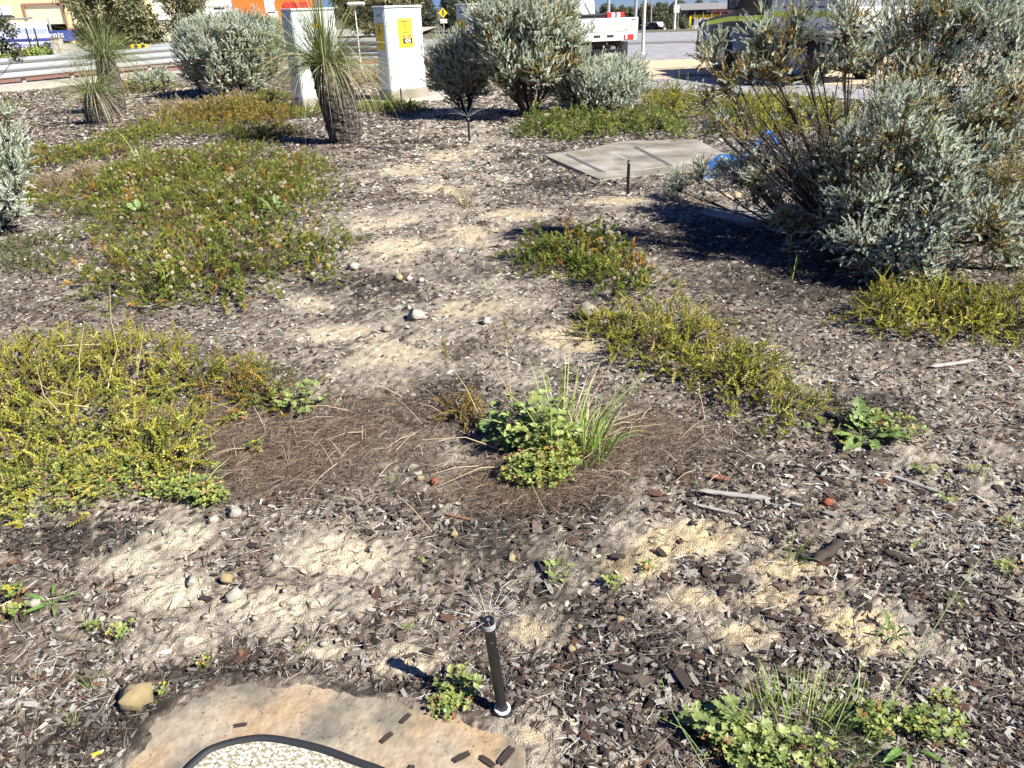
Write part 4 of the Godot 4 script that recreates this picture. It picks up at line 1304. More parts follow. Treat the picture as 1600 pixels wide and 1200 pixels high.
func build_ute() -> void:
	var t := thing("tray_back_ute", "white tray back utility truck seen from behind, mesh headboard over its tray", "utility truck", V(2.45, 0.035, -20.35), 0.3)
	var W := 1.86
	obj("tray_floor", bx(V(W, 0.07, 2.5), V(0, 0.9, -1.25), 0.008), M.white_paint, t)
	var gate := obj("tailgate", bx(V(W, 0.3, 0.035), V(0, 1.075, 0.0), 0.008), M.white_paint, t)
	for s in [-1, 1]:
		obj("latch", bx(V(0.12, 0.02, 0.03), V(s * (W / 2 - 0.12), 1.19, 0.025), 0.006), M.steel, gate)
		obj("badge_mark", bx(V(0.07, 0.018, 0.006), V(s * (W / 2 - 0.32), 0.965, 0.0195), 0.002), M.dark, gate)
		obj("drop_side", bx(V(0.03, 0.28, 2.42), V(s * (W / 2 - 0.016), 1.08, -1.24), 0.006), M.white_paint, t)
		obj("chassis_rail", bx(V(0.08, 0.14, 4.2), V(s * 0.42, 0.72, -2.15), 0.01), M.dark, t)
		var lamp := obj("tail_light", bx(V(0.26, 0.12, 0.04), V(s * (W / 2 - 0.24), 0.795, 0.015), 0.012), M.red, t)
		obj("reverse_lens", bx(V(0.06, 0.1, 0.012), V(s * (W / 2 - 0.32), 0.795, 0.036), 0.004), M.white_paint, lamp)
		obj("mudflap", bx(V(0.24, 0.36, 0.012), V(s * 0.76, 0.5, -0.42), 0.004), M.rubber, t)
		obj("headboard_post", bx(V(0.05, 1.35, 0.05), V(s * 0.78, 1.6, -2.42), 0.008, Basis(Vector3.BACK, s * 0.1)), M.white_paint, t)
		obj("headboard_post", bx(V(0.04, 1.35, 0.04), V(s * 0.42, 1.6, -2.42), 0.008), M.white_paint, t)
	obj("rear_beam", bx(V(W - 0.06, 0.16, 0.05), V(0, 0.8, -0.012), 0.008), M.white_paint, t)
	for x in [-0.15, 0.2]: obj("beam_slot", bx(V(0.18, 0.06, 0.02), V(x, 0.83, 0.012), 0.004), M.dark, t)
	var bar := obj("tow_bar", bx(V(1.1, 0.08, 0.08), V(0, 0.5, 0.0), 0.012), M.black_plastic, t)
	for s in [-1, 1]: obj("tow_bracket", bx(V(0.05, 0.3, 0.05), V(s * 0.5, 0.64, -0.03), 0.008, Basis(Vector3.BACK, s * 0.18)), M.black_plastic, bar)
	var ball := MB.new()
	ball.lathe([[0.014, 0.53], [0.014, 0.57], [0.024, 0.58], [0.03, 0.6], [0.024, 0.62], [0.0, 0.628]], 16, Transform3D(Basis.IDENTITY, V(0, 0, 0.07)))
	obj("tow_ball", ball.mesh(), M.steel, bar)
	obj("number_plate", bx(V(0.37, 0.13, 0.008), V(0.22, 0.385, 0.03), 0.003), M.pale_concrete, t)
	var axle := MB.new()
	axle.tube([V(-0.75, 0.38, -0.9), V(0.75, 0.38, -0.9)], [0.05, 0.05], 10)
	axle.lathe([[0.0, -0.14], [0.1, -0.1], [0.15, 0.0], [0.1, 0.1], [0.0, 0.14]], 16, Transform3D(Basis(Vector3.RIGHT, PI / 2), V(0, 0.38, -0.9)))
	obj("rear_axle", axle.mesh(), M.dark, t)
	obj("fuel_tank", bx(V(0.5, 0.26, 0.7), V(-0.05, 0.6, -0.5), 0.05), M.dark, t)
	obj("muffler", tb([V(0.34, 0.55, -0.1), V(0.34, 0.55, -0.7)], 0.07, 12), M.steel, t)
	for s in [-1, 1]:
		wheel(t, V(s * 0.76, 0.36, -0.9), 0.36, 0.24, "steel")
		wheel(t, V(s * 0.76, 0.36, -4.0), 0.36, 0.24, "steel")
	var m := MB.new()
	for i in 26:
		var x0 := -1.2 + i * 0.095
		for s in [-1.0, 1.0]:
			var a := V(x0, 1.27, -2.42)
			var b := V(x0 + s * 0.9, 2.17, -2.42)
			if s < 0: a.x += 0.95; b.x += 0.95
			# clip to the frame between the inner posts
			var q0 := clampf((-0.4 - a.x) / (b.x - a.x), 0, 1)
			var q1 := clampf((0.4 - a.x) / (b.x - a.x), 0, 1)
			var lo := minf(q0, q1)
			var hi := maxf(q0, q1)
			if hi - lo > 0.04: m.tube([a.lerp(b, lo), a.lerp(b, hi)], [0.011, 0.011], 5)
	obj("headboard_mesh", m.mesh(), M.white_paint, t)
	for y in [1.27, 2.18]: obj("headboard_rail", bx(V(1.7, 0.05, 0.05), V(0, y, -2.42), 0.008), M.white_paint, t)
	var cab := side_prism(PackedVector2Array([Vector2(-2.55, 0.65), Vector2(-2.5, 1.3), Vector2(-2.7, 1.82), Vector2(-3.7, 1.85), Vector2(-4.35, 1.25), Vector2(-5.3, 1.1), Vector2(-5.4, 0.6)]), 1.74, 0.05)
	var cb := obj("cab", cab, M.vehicle_white, t)
	obj("rear_window", bx(V(1.3, 0.36, 0.02), V(0, 1.52, -2.57), 0.01, Basis(Vector3.RIGHT, 0.36)), M.glass, cb)
	# a black tool box with spare lamps on the tray
	var box := thing("tool_box", "black tool box across the ute tray, just behind the tailgate", "tool box", V(2.1, 0.95, -20.75), 0.3)
	obj("box_body", bx(V(0.9, 0.36, 0.4), V(0, 0.18, 0), 0.02), M.dark, box)
	obj("box_lid", bx(V(0.93, 0.05, 0.43), V(0, 0.38, 0), 0.012), M.dark, box)
	for k in 2:
		var lamp := thing("signal_lamp", ["red and white lamp unit touching the black tool box on the ute", "red and white lamp unit at the right end on the ute tray"][k], "lamp unit", V(2.66 + k * 0.25, 0.95, -20.75 - k * 0.08), 0.3, "lamp units on the ute tray")
		obj("lamp_base", bx(V(0.2, 0.27, 0.14), V(0, 0.135, 0), 0.01), M.grey_plastic, lamp)
		obj("red_lens", bx(V(0.1, 0.12, 0.02), V(-0.05 + k * 0.02, 0.36, 0.07), 0.006), M.red, lamp)
		obj("white_lens", bx(V(0.1, 0.12, 0.02), V(0.06 - k * 0.12, 0.36, 0.071), 0.006), M.white_paint, lamp)
		obj("lamp_housing", bx(V(0.22, 0.15, 0.12), V(0, 0.355, 0), 0.012), M.red, lamp)

func build_four_wheel_drive() -> void:
	var t := thing("service_truck", "white service truck with lime hi-vis stripe behind the big right silver bush", "service truck", V(6.35, 0.035, -18.3), 0.28)
	var arch := []
	for i in 11:
		var a := PI * i / 10.0
		arch.append(Vector2(-1.5 + cos(a) * 0.5, 0.45 + sin(a) * 0.5))
	var out := PackedVector2Array([Vector2(0.42, 0.45)])
	for p in arch: out.append(p)
	out.append_array(PackedVector2Array([Vector2(-2.28, 0.5), Vector2(-2.36, 0.95), Vector2(-2.24, 1.12), Vector2(-1.8, 1.2), Vector2(-1.2, 1.27), Vector2(-0.62, 1.82), Vector2(0.3, 1.86), Vector2(0.44, 1.75)]))
	var body := obj("cab_body", side_prism(out, 1.76, 0.04), M.vehicle_white, t)
	for s in [-1, 1]:
		var glass := side_prism(PackedVector2Array([Vector2(-1.02, 1.3), Vector2(-0.56, 1.74), Vector2(0.26, 1.77), Vector2(0.26, 1.3)]), 0.012, 0.002)
		var o := obj("side_window", glass, M.dark, body)
		o.position.x = s * 0.884
		var stripe := side_prism(PackedVector2Array([Vector2(-2.25, 1.0), Vector2(-2.2, 1.09), Vector2(-1.2, 1.2), Vector2(0.4, 1.24), Vector2(0.4, 1.13), Vector2(-1.2, 1.1)]), 0.006, 0.0)
		o = obj("hi_vis_stripe", stripe, M.hivis, body)
		o.position.x = s * 0.884
		obj("door_seam", bx(V(0.006, 0.72, 0.012), V(s * 0.8815, 0.88, -0.86), 0.0), M.seam, body)
		obj("door_handle", bx(V(0.02, 0.03, 0.14), V(s * 0.89, 1.07, 0.2), 0.006), M.black_plastic, body)
		var mir := obj("door_mirror", bx(V(0.2, 0.26, 0.09), V(s * 1.04, 1.47, -0.88), 0.03), M.black_plastic, body)
		obj("mirror_glass", bx(V(0.15, 0.2, 0.008), V(s * 1.04, 1.47, -0.833), 0.003), M.steel, mir)
		obj("mirror_arm", tb([V(s * 0.88, 1.36, -0.86), V(s * 1.0, 1.4, -0.87)], 0.018), M.black_plastic, mir)
		obj("headlight", bx(V(0.28, 0.16, 0.06), V(s * 0.66, 0.92, -2.34), 0.02), M.glass, body)
		obj("guard_flare", arch_shape(), M.rubber, body).position = V(s * 0.885, 0.45, -1.5)
		wheel(t, V(s * 0.76, 0.4, -1.5), 0.4, 0.26, "steel")
		wheel(t, V(s * 0.76, 0.4, 1.5), 0.4, 0.26, "steel")
		obj("tray_stripe", bx(V(0.006, 0.12, 2.1), V(s * 0.953, 1.26, 1.6), 0.0), M.hivis, t)
		obj("mudguard", bx(V(0.26, 0.03, 0.9), V(s * 0.77, 0.86, 1.5), 0.012), M.black_plastic, t)
		obj("undertray_box", bx(V(0.3, 0.3, 0.5), V(s * 0.75, 0.62, 0.78), 0.02), M.dark, t)
		obj("chassis_rail", bx(V(0.08, 0.14, 4.6), V(s * 0.4, 0.6, 0.2), 0.01), M.dark, t)
	var bull := MB.new()
	bull.tube([V(-0.82, 0.55, -2.3), V(-0.82, 0.62, -2.62), V(-0.78, 1.02, -2.68), V(-0.7, 1.12, -2.66), V(0.7, 1.12, -2.66), V(0.78, 1.02, -2.68), V(0.82, 0.62, -2.62), V(0.82, 0.55, -2.3)], [0.04, 0.04, 0.04, 0.04, 0.04, 0.04, 0.04, 0.04], 10)
	for s in [-0.35, 0.35]: bull.tube([V(s, 0.6, -2.6), V(s, 1.12, -2.66)], [0.035, 0.035], 8)
	bull.box(Transform3D(Basis.IDENTITY, V(0, 0.56, -2.5)), V(1.8, 0.24, 0.26), 0.04)
	obj("bull_bar", bull.mesh(), M.black_plastic, t)
	obj("tray_side", bx(V(1.9, 0.4, 2.16), V(0, 1.16, 1.6), 0.012), M.white_paint, t)
	obj("tray_rail", bx(V(1.94, 0.06, 2.2), V(0, 1.0, 1.6), 0.012), M.galvanised, t)
	var can := obj("canopy", bx(V(1.8, 0.66, 2.1), V(0, 1.69, 1.6), 0.03), M.galvanised, t)
	obj("canopy_hatch", bx(V(0.012, 0.42, 0.8), V(-0.905, 1.7, 2.0), 0.004), M.dark, can)
	var star := MB.new()
	var pts := PackedVector2Array()
	for i in 10:
		var r := 0.17 if i % 2 == 0 else 0.07
		pts.append(Vector2(sin(TAU * i / 10.0), cos(TAU * i / 10.0)) * r)
	star.prism(pts, 0, 0.004)
	var so := obj("star_decal", star.mesh(), M.white_paint, can)
	so.transform = Transform3D(Basis(Vector3.BACK, PI / 2), V(-0.902, 1.6, 0.85))
	obj("rear_axle", tb([V(-0.75, 0.4, 1.5), V(0.75, 0.4, 1.5)], 0.06, 10), M.dark, t)
	obj("headboard", bx(V(1.84, 0.85, 0.05), V(0, 1.6, 0.5), 0.012), M.white_paint, t)

func arch_shape() -> ArrayMesh:
	var pts := []
	for i in 13:
		var a := PI * i / 12.0
		pts.append(V(0, sin(a) * 0.51, cos(a) * 0.51))
	return tb(pts, 0.028, 6)

# ---------------------------------------------------------------- road, rails, far things
func sheet(called: String, label: String, poly: Array, y: float, m: Material, thick := 0.06) -> void:
	var b := MB.new()
	var p := PackedVector2Array()
	for e in poly: p.append(Vector2(e[0], e[1]))
	b.prism(p, y - thick, y, 0.0)
	tag(obj(called, b.mesh(), m), label, called.replace("_", " "), "", "structure")

func th(x: float, z: float) -> float:
	return -smoothstep(47.0, 150.0, -z) * 4.6 * smoothstep(-6.0, 6.0, x) - 0.09

func build_setting() -> void:
	var m := MB.new()
	var xs := []
	for i in 41: xs.append(-420.0 + i * 21.0)
	var zs := [14.0, -28.0]
	for i in 30: zs.append(-46.0 - i * 15.0)
	for i in xs.size() - 1:
		for j in zs.size() - 1:
			var P := func(x: float, z: float) -> Vector3: return V(x, th(x, z), z)
			m.quad(P.call(xs[i], zs[j]), P.call(xs[i], zs[j + 1]), P.call(xs[i + 1], zs[j + 1]), P.call(xs[i + 1], zs[j]), L(0.2, 0.19, 0.12))
	tag(obj("terrain", m.mesh(), M.soil), "dry grassy land falling away beyond the road", "terrain", "", "structure")
	sheet("footpath", "grey concrete footpath between the bed and the tan paving", [[0.3, -17.1], [2.2, -17.0], [3.2, -16.2], [5.2, -14.4], [9, -10.5], [16, -7], [20, -9.5], [6.2, -16.2], [3.9, -18.5], [0.3, -18.9]], 0.024, M.asphalt)
	sheet("paved_apron", "sandy tan concrete apron in front of the road", [[0.3, -18.9], [3.9, -18.5], [6.2, -16.2], [20, -9.5], [45, -12], [45, -23.4], [4.9, -24.6], [-2.2, -25.2], [-2.2, -20.5]], 0.028, M.tan_paving)
	sheet("road", "pale grey asphalt road crossing behind the vehicles", [[-6, -25.6], [4.9, -24.6], [45, -23.4], [70, -23], [70, -47], [6.5, -47], [-6, -47.5]], 0.02, M.asphalt)
	sheet("median_paving", "red brick coloured paving strip under the guard rail", [[-26, -8], [-13.3, -22.0], [-11.2, -25.2], [-6, -26.2], [-2.3, -25.3], [-2.3, -29.5], [-10, -31], [-13.5, -28], [-17, -22], [-30, -8]], 0.032, M.brick_red)
	sheet("kerb", "pale concrete kerb strip along the left edge of the bed", [[-24.6, -8], [-12.4, -20.9], [-10.7, -24.2], [-5.8, -25.4], [-2.25, -24.5], [-2.25, -25.25], [-6, -26.15], [-11.2, -25.15], [-13.3, -21.95], [-26, -8.0]], 0.1, M.pale_concrete, 0.2)
	sheet("yard", "pale concrete yard in front of the left buildings", [[-30, -8.1], [-17.05, -22], [-13.6, -28.1], [-10, -31.1], [-6.1, -30.3], [-6.1, -80], [-70, -80], [-70, -8.1]], 0.012, M.pale_concrete)
	var k := MB.new()
	for i in 12:
		k.box(Transform3D(Basis(Vector3.UP, -0.02), V(4.5 + i * 2.5, 0.06, -34.6 + i * 0.05)), V(2.48, 0.12, 0.3), 0.03)
	tag(obj("median_kerb", k.mesh(), M.roof_grey), "low dark kerb line across the middle of the road", "kerb", "", "structure")
	sheet("concrete_pad", "white concrete pad under the middle cabinet", [[-2.75, -15.9], [-2.0, -15.2], [-0.75, -16.1], [-1.3, -17.3]], 0.03, M.pale_concrete)
	sheet("concrete_pad", "white concrete pad under the left cabinet", [[-4.4, -14.6], [-3.6, -14.1], [-2.5, -14.9], [-3.2, -15.9]], 0.03, M.pale_concrete)

func build_slabs() -> void:
	var t := thing("concrete_pit_cover", "flat grey concrete pit cover with dark joints, sprinkler spraying in front", "pit cover", V(1.4, 0, -8.8))
	var P := func(list: Array, y: float, m: Material, called: String) -> void:
		var b := MB.new()
		var p := PackedVector2Array()
		for e in list: p.append(Vector2(e[0] - 1.4, e[1] + 8.8))
		b.prism(p, -0.1, y, 0.006)
		obj(called, b.mesh(), m, t)
	P.call([[0.44, -9.2], [0.93, -7.68], [1.85, -7.95], [2.5, -8.6], [2.4, -9.95], [1.5, -10.0], [1.0, -9.5]], 0.035, M.concrete, "concrete_frame")
	P.call([[0.72, -9.15], [1.02, -8.02], [1.42, -8.1], [1.72, -8.24], [1.52, -9.5], [1.1, -9.4]], 0.042, M.concrete, "concrete_lid")
	P.call([[1.57, -9.52], [1.76, -8.25], [2.35, -8.72], [2.27, -9.8]], 0.042, M.concrete, "concrete_lid")
	var seam := MB.new()
	seam.box(Transform3D(Basis(Vector3.UP, atan2(0.3, 1.13)), V(-0.545, 0.036, 0.215)), V(0.03, 0.008, 1.1), 0.0)
	seam.box(Transform3D(Basis(Vector3.UP, atan2(0.2, 1.27)), V(0.243, 0.036, -0.08)), V(0.03, 0.008, 1.2), 0.0)
	obj("joint", seam.mesh(), M.seam, t)
	var s := MB.new()
	s.prism(PackedVector2Array([Vector2(-0.4, -0.05), Vector2(-0.2, -0.4), Vector2(0.4, -0.36), Vector2(0.42, 0.16), Vector2(-0.1, 0.3)]), -0.1, 0.02, 0.006)
	var o := obj("concrete_slab", s.mesh(), M.concrete)
	o.position = V(1.98, 0, -6.25)
	tag(o, "pale concrete slab in the shade under the left side of the big bush", "slab")
	var hose := thing("blue_hose", "bright blue flat hose arching through branches left of the big bush", "hose")
	var a := MB.new()
	var pts := [V(1.95,0.02,-7.62),V(1.99,0.123,-7.65),V(2.09,0.199,-7.65),V(2.20,0.181,-7.70),V(2.34,0.146,-7.80),V(2.43,0.201,-7.90),V(2.53,0.25,-8.00),V(2.64,0.33,-8.10),V(2.72,0.36,-8.20),V(2.84,0.24,-8.3),V(2.92,0.02,-8.35)]
	var rr := []
	for i in pts.size(): rr.append(0.055 if i < 4 else 0.022)
	a.tube(pts, rr, 10, Color.WHITE, true, 0.45)
	obj("hose_wall", a.mesh(), M.blue_plastic, hose)
	a = MB.new()
	a.tube([V(1.945, 0.012, -7.62), V(1.95, 0.035, -7.622)], [0.085, 0.085], 16)
	obj("hose_collar", a.mesh(), M.grey_plastic, hose)

func rail(called: String, label: String, path: Array, striped: bool) -> void:
	var t := thing(called, label, "guard rail", Vector3.ZERO, 0.0, "guard rails beside the road")
	var prof := [[0.0, 0.16], [0.085, 0.21], [0.085, 0.25], [0.0, 0.31], [0.0, 0.35], [0.085, 0.41], [0.085, 0.45], [0.0, 0.51], [0.0, 0.55], [0.085, 0.61], [0.085, 0.65], [0.0, 0.70]]
	var m := MB.new()
	for i in path.size() - 1:
		var a: Vector3 = path[i]
		var b: Vector3 = path[i + 1]
		var n0: Vector3 = (path[i + 1] - path[maxi(i - 1, 0)]).cross(Vector3.UP).normalized()
		var n1: Vector3 = (path[mini(i + 2, path.size() - 1)] - path[i]).cross(Vector3.UP).normalized()
		for k in prof.size() - 1:
			for off in [0.0, -0.006]:
				var p: Vector3 = a + n0 * (prof[k][0] + off) + V(0, prof[k][1], 0)
				var q: Vector3 = b + n1 * (prof[k][0] + off) + V(0, prof[k][1], 0)
				var r: Vector3 = b + n1 * (prof[k + 1][0] + off) + V(0, prof[k + 1][1], 0)
				var s: Vector3 = a + n0 * (prof[k + 1][0] + off) + V(0, prof[k + 1][1], 0)
				m.out_quad(p, q, r, s, p - n0 * (1.0 if off == 0.0 else -1.0), Color.WHITE)
	obj("rail", m.mesh(), M.galvanised, t)
	for i in path.size() - 1:
		var a: Vector3 = path[i]
		var b: Vector3 = path[i + 1]
		var nn := int(a.distance_to(b) / 2.0) + 1
		for k in nn:
			var p := a.lerp(b, (k + 0.5) / nn)
			var nrm := (b - a).cross(Vector3.UP).normalized()
			obj("post", bx(V(0.12, 0.72, 0.06), p + V(0, 0.35, 0) - nrm * 0.07, 0.008, Basis(Vector3.UP, atan2(nrm.x, nrm.z))), M.timber_post if k % 2 else M.galvanised, t)
	if striped:
		var e: Vector3 = path[0]
		var n0: Vector3 = (path[1] - path[0]).cross(Vector3.UP).normalized()
		var turn := Basis(Vector3.UP, atan2(n0.x, n0.z))
		var hz := obj("hazard_end", bx(V(0.6, 0.36, 0.03), e + V(0, 0.55, 0) + n0 * 0.1, 0.008, turn), M.yellow, t)
		for k in 2: obj("black_stripe", bx(V(0.12, 0.34, 0.008), e + V(0, 0.55, 0) + n0 * 0.118 + turn * V(-0.12 + k * 0.25, 0, 0), 0.0, turn), M.dark, hz)

func pole(called: String, label: String, at: Vector3, high: float, r: float, m: Material, arm := 0.0) -> Node3D:
	var t := thing(called, label, "pole", at)
	var b := MB.new()
	b.tube([V(0, -0.05, 0), V(0, high, 0)], [r, r * 0.85], 12)
	obj("shaft", b.mesh(), m, t)
	b = MB.new()
	b.lathe([[r * 1.6, -0.02], [r * 1.6, 0.03], [r, 0.06]], 12)
	obj("base_plate", b.mesh(), m, t)
	if arm != 0.0:
		obj("arm", tb([V(0, high - 0.05, 0), V(arm * 0.5, high + 0.1, 0), V(arm, high + 0.12, 0)], r * 0.6), m, t)
		obj("lamp_head", bx(V(0.5, 0.1, 0.22), V(arm, high + 0.1, 0), 0.04), m, t)
	return t

func diamond_sign() -> void:
	var t := thing("signals_ahead_sign", "yellow diamond traffic signals sign on a post among the trees", "road sign", V(-5.37, -0.4, -80))
	obj("post", tb([V(0, 0, 0), V(0, 2.0, 0)], 0.05), M.galvanised, t)
	var turn := Basis(Vector3.BACK, PI / 4)
	var d := obj("diamond_plate", bx(V(0.62, 0.62, 0.01), V(0, 1.56, 0.06), 0.0, turn), M.yellow, t)
	var m := MB.new()
	m.box(Transform3D(turn, V(0, 1.56, 0.066)), V(0.56, 0.56, 0.004))
	m.box(Transform3D(turn, V(0, 1.56, 0.0665)), V(0.53, 0.53, 0.004))
	signal_mark(d, V(0, 1.58, 0.067), 0.42)
	obj("signal_board", bx(V(0.16, 0.46, 0.004), V(0, 1.58, 0.066), 0.0), M.dark, d)
	for k in 2: obj("name_plate", bx(V(0.66, 0.16, 0.012), V(0.03, 0.95 - k * 0.2, 0.06), 0.004), M.white_paint, t)

func tree(called: String, label: String, base: Vector3, lumps: Array, trunk_r: float, colours: Array, dense: float, leaf_k: float, group := "", cat := "tree") -> void:   # lumps: [x, y, z, rx, ry] about the base
	var t := thing(called, label, cat, base, 0.0, group)
	var wood := MB.new()
	var xf := []
	var cl := []
	var top := 0.0
	for e in lumps: top = maxf(top, e[1])
	wood.tube([V(0, -0.1, 0), V(0.05, top * 0.3, 0.04), V(-0.06, top * 0.6, 0.02), V(0.02, top * 0.9, 0)], [trunk_r, trunk_r * 0.8, trunk_r * 0.55, trunk_r * 0.25], 9, L(0.16, 0.13, 0.11))
	for e in lumps:
		var c := V(e[0], e[1], e[2])
		var from := V(0, c.y * 0.45, 0)
		wood.tube([from, from.lerp(c, 0.5) + V(R(-0.1, 0.1), -0.05 * top, R(-0.1, 0.1)), c], [trunk_r * 0.5, trunk_r * 0.3, trunk_r * 0.12], 6, L(0.14, 0.115, 0.1), false)
		for i in int(dense * e[3] * e[4]):
			var d := Vector3(rng.randfn(), rng.randfn(), rng.randfn()).normalized()
			var r := pow(rng.randf(), 0.4)
			var edge := 0.75 + 0.5 * n_reg.get_noise_3d(d.x * 2.2 + c.x * 3.0, d.y * 2.2 + c.y, d.z * 2.2 + base.x)
			var p := c + d * V(e[3], e[4], e[3]) * r * edge
			xf.append(aim(d + V(R(-0.6, 0.6), 0.3, R(-0.6, 0.6)), p, leaf_k * R(0.6, 1.3)))
			cl.append(tone(mix_colour(colours), R(0.75, 1.15)))
	obj("trunk", wood.mesh(), M.bark, t)
	many("crown", S.cluster, M.leaf, xf, cl, t)

func cluster_mesh() -> ArrayMesh:   # a handful of leaves, about 1 across
	var m := MB.new()
	for i in 16:
		var a := i * 2.399
		var d := V(cos(a), R(-0.5, 1.0), sin(a)).normalized()
		diamond(m, d * R(0.05, 0.3) + V(0, i * 0.02, 0), (d + V(R(-0.5, 0.5), R(-0.6, 0.4), R(-0.5, 0.5))).normalized(), V(0.2, 0.9, 0.1).normalized(), R(0.3, 0.55), R(0.13, 0.2), tone(Color.WHITE, R(0.8, 1.1)))
	return m.mesh()

const GUM := [[0.6, Color(0.05, 0.07, 0.028), Color(0.085, 0.1, 0.04)], [0.4, Color(0.1, 0.11, 0.05), Color(0.14, 0.13, 0.07)]]
const SAGE := [[0.6, Color(0.11, 0.115, 0.05), Color(0.17, 0.165, 0.07)], [0.25, Color(0.26, 0.23, 0.13), Color(0.34, 0.31, 0.18)], [0.15, Color(0.06, 0.08, 0.03), Color(0.08, 0.1, 0.03)]]
const PINE := [[1.0, Color(0.03, 0.045, 0.028), Color(0.055, 0.07, 0.042)]]

func build_trees() -> void:
	S.cluster = cluster_mesh()
	tree("street_tree", "bushy dark green tree behind the left grass tree, in front of the cream wall", V(-15.4, 0, -34), [[-0.9,2.6,0,1.2,1.0],[0.5,2.9,0.2,1.3,1.1],[0.9,1.7,0.3,1.1,0.8],[-0.3,1.6,0.4,1.0,0.8],[0.2,0.9,0.3,1.1,0.5],[1.4,1.0,0.2,0.7,0.45],[0,3.9,0,1.2,0.9],[-1.0,1.0,0.2,0.6,0.4]], 0.1, SAGE, 300, 0.4)
	tree("green_shrub", "bright green round shrub in front of the guard rail end at left", V(-12.3, 0, -33.5), [[0,0.55,0,0.75,0.5],[0.3,0.8,0,0.45,0.35]], 0.03, GREEN, 700, 0.28, "", "shrub")
	tree("green_shrub", "low dark hedge shrub in front of the white and blue banner", V(-19.6, 0, -34), [[-1.0,0.12,0,0.8,0.16],[0,0.2,0.1,0.9,0.24],[1.0,0.34,0,0.8,0.34]], 0.03, GREEN, 700, 0.28, "", "shrub")
	tree("street_tree", "sparse tree in front of the white wall lettering", V(-21.3, 0, -58), [[0,1.5,0,1.1,0.8],[0.7,2.3,0,1.0,0.8],[-0.8,2.4,0,1.0,0.8],[0.2,3.2,0,1.2,0.9],[-0.9,0.9,0,0.8,0.6]], 0.1, SAGE, 110, 0.5)
	tree("street_tree", "small tree against the orange wall", V(-18.6, 0, -52), [[0,0.9,0,0.8,0.6],[0.4,1.3,0,0.6,0.4]], 0.06, SAGE, 260, 0.42)
	tree("red_shrub", "reddish brown shrub between the orange wall and the left cabinet", V(-7.3, 0, -27), [[0,0.8,0,0.45,0.55],[0.1,1.2,0,0.3,0.3],[-0.25,0.5,0.1,0.4,0.4]], 0.03, RUSTY, 1100, 0.2, "", "shrub")
	tree("olive_tree", "wide yellow green tree behind the middle cabinet", V(-7.6, 0, -55), [[-1.8,1.6,0,1.6,1.3],[0.2,1.9,0.3,1.7,1.4],[1.6,1.5,0,1.3,1.1],[-0.8,3.0,0,1.7,1.2],[1.0,3.1,0,1.6,1.1],[-2.3,2.6,0,1.2,1.0],[0,0.7,0.4,1.8,0.7]], 0.16, SAGE, 190, 0.5)
	for e in [["dark conifer left of the yellow diamond sign", -7.3, -82.0, 6.5], ["dark conifer behind the yellow diamond sign", -5.1, -88.0, 7.0]]:
		var lumps := []
		for i in 7: lumps.append([0.1 * sin(i * 2.0), 0.7 + e[3] * 0.13 * i, 0.1 * cos(i * 2.0), 1.5 - 0.18 * i, 0.75])
		tree("conifer", e[0], V(e[1], -0.5, e[2]), lumps, 0.16, PINE, 230, 0.5, "conifers behind the cabinets")
	for e in [["shady tree behind the right cabinet", -1.9, -74.0, 2.2], ["shady tree hidden behind the middle silver bush", 2.2, -78.0, 2.4]]:
		tree("shady_tree", e[0], V(e[1], -0.5, e[2]), [[-1.2,1.7,0,1.5,1.2],[0.9,1.9,0,1.6,1.3],[0,e[3]+0.7,0,1.7,1.2],[1.8,1.0,0,1.1,0.9]], 0.15, GUM, 160, 0.6)
	var tops := [[13.0,1.0],[15.2,1.5],[17.2,0.9],[18.9,1.0],[20.6,1.3],[23.0,1.4],[25.4,1.7],[28.0,1.5],[30.5,1.1],[33.0,1.6],[10.0,1.5],[6.5,1.6]]
	var words := ["leftmost dark round tree of the line beyond the road", "tallest rounded tree just right of the ute in the far line", "low tree behind the tall white pole", "small grey tree in the far line behind the small truck", "broad tree above the parked far truck", "tree behind the blue and white sign board", "loose topped gum tree above the far shop's left end", "wide gum tree above the far shop roof", "far tree hidden behind the far shop", "far tree right of the far shop", "far tree left of the ute headboard", "far tree beyond the headboard mesh"]
	for i in tops.size():
		var away := 1.54 if i > 5 and i < 10 else 1.0
		var top: float = tops[i][1] - th(tops[i][0], -120.0)
		var lumps := []
		for k in 7: lumps.append([R(-1.6, 1.6), top * R(0.3, 0.72), R(-0.5, 0.5), R(0.9, 1.5), top * R(0.17, 0.26)])
		lumps.append([0, top * 0.84, 0, 1.1, top * 0.17])
		lumps.append([0.3, top * 0.2, 0.6, 1.8, top * 0.2])
		tree("far_tree", words[i], V(tops[i][0] * away, th(tops[i][0], -120.0), -120.0 * away - R(0, 4)), lumps, 0.15, GUM, 60, 0.75, "tree line beyond the road")
	tree("roadside_shrub", "olive shrub left of the blue and white sign board", V(13.9, th(13.9, -70), -70), [[0,0.7,0,0.5,0.6],[0.2,0.35,0,0.6,0.35]], 0.03, SAGE, 500, 0.3, "", "shrub")
	tree("roadside_shrub", "olive shrub between the sign board and the far shop", V(15.15, th(15.15, -70), -70), [[0,0.6,0,0.4,0.55],[0.1,0.3,0,0.5,0.3]], 0.03, SAGE, 500, 0.3, "", "shrub")
	tree("gum_sapling", "drooping gum branch tips at the top left corner", V(-11.2, 0, -18), [[0.75,1.55,0,0.13,0.14],[0.88,1.36,0,0.08,0.12],[0.6,1.15,0,0.1,0.16],[0.85,0.95,0,0.09,0.16],[-0.2,2.3,0,0.4,0.3]], 0.03, GUM, 900, 0.2)

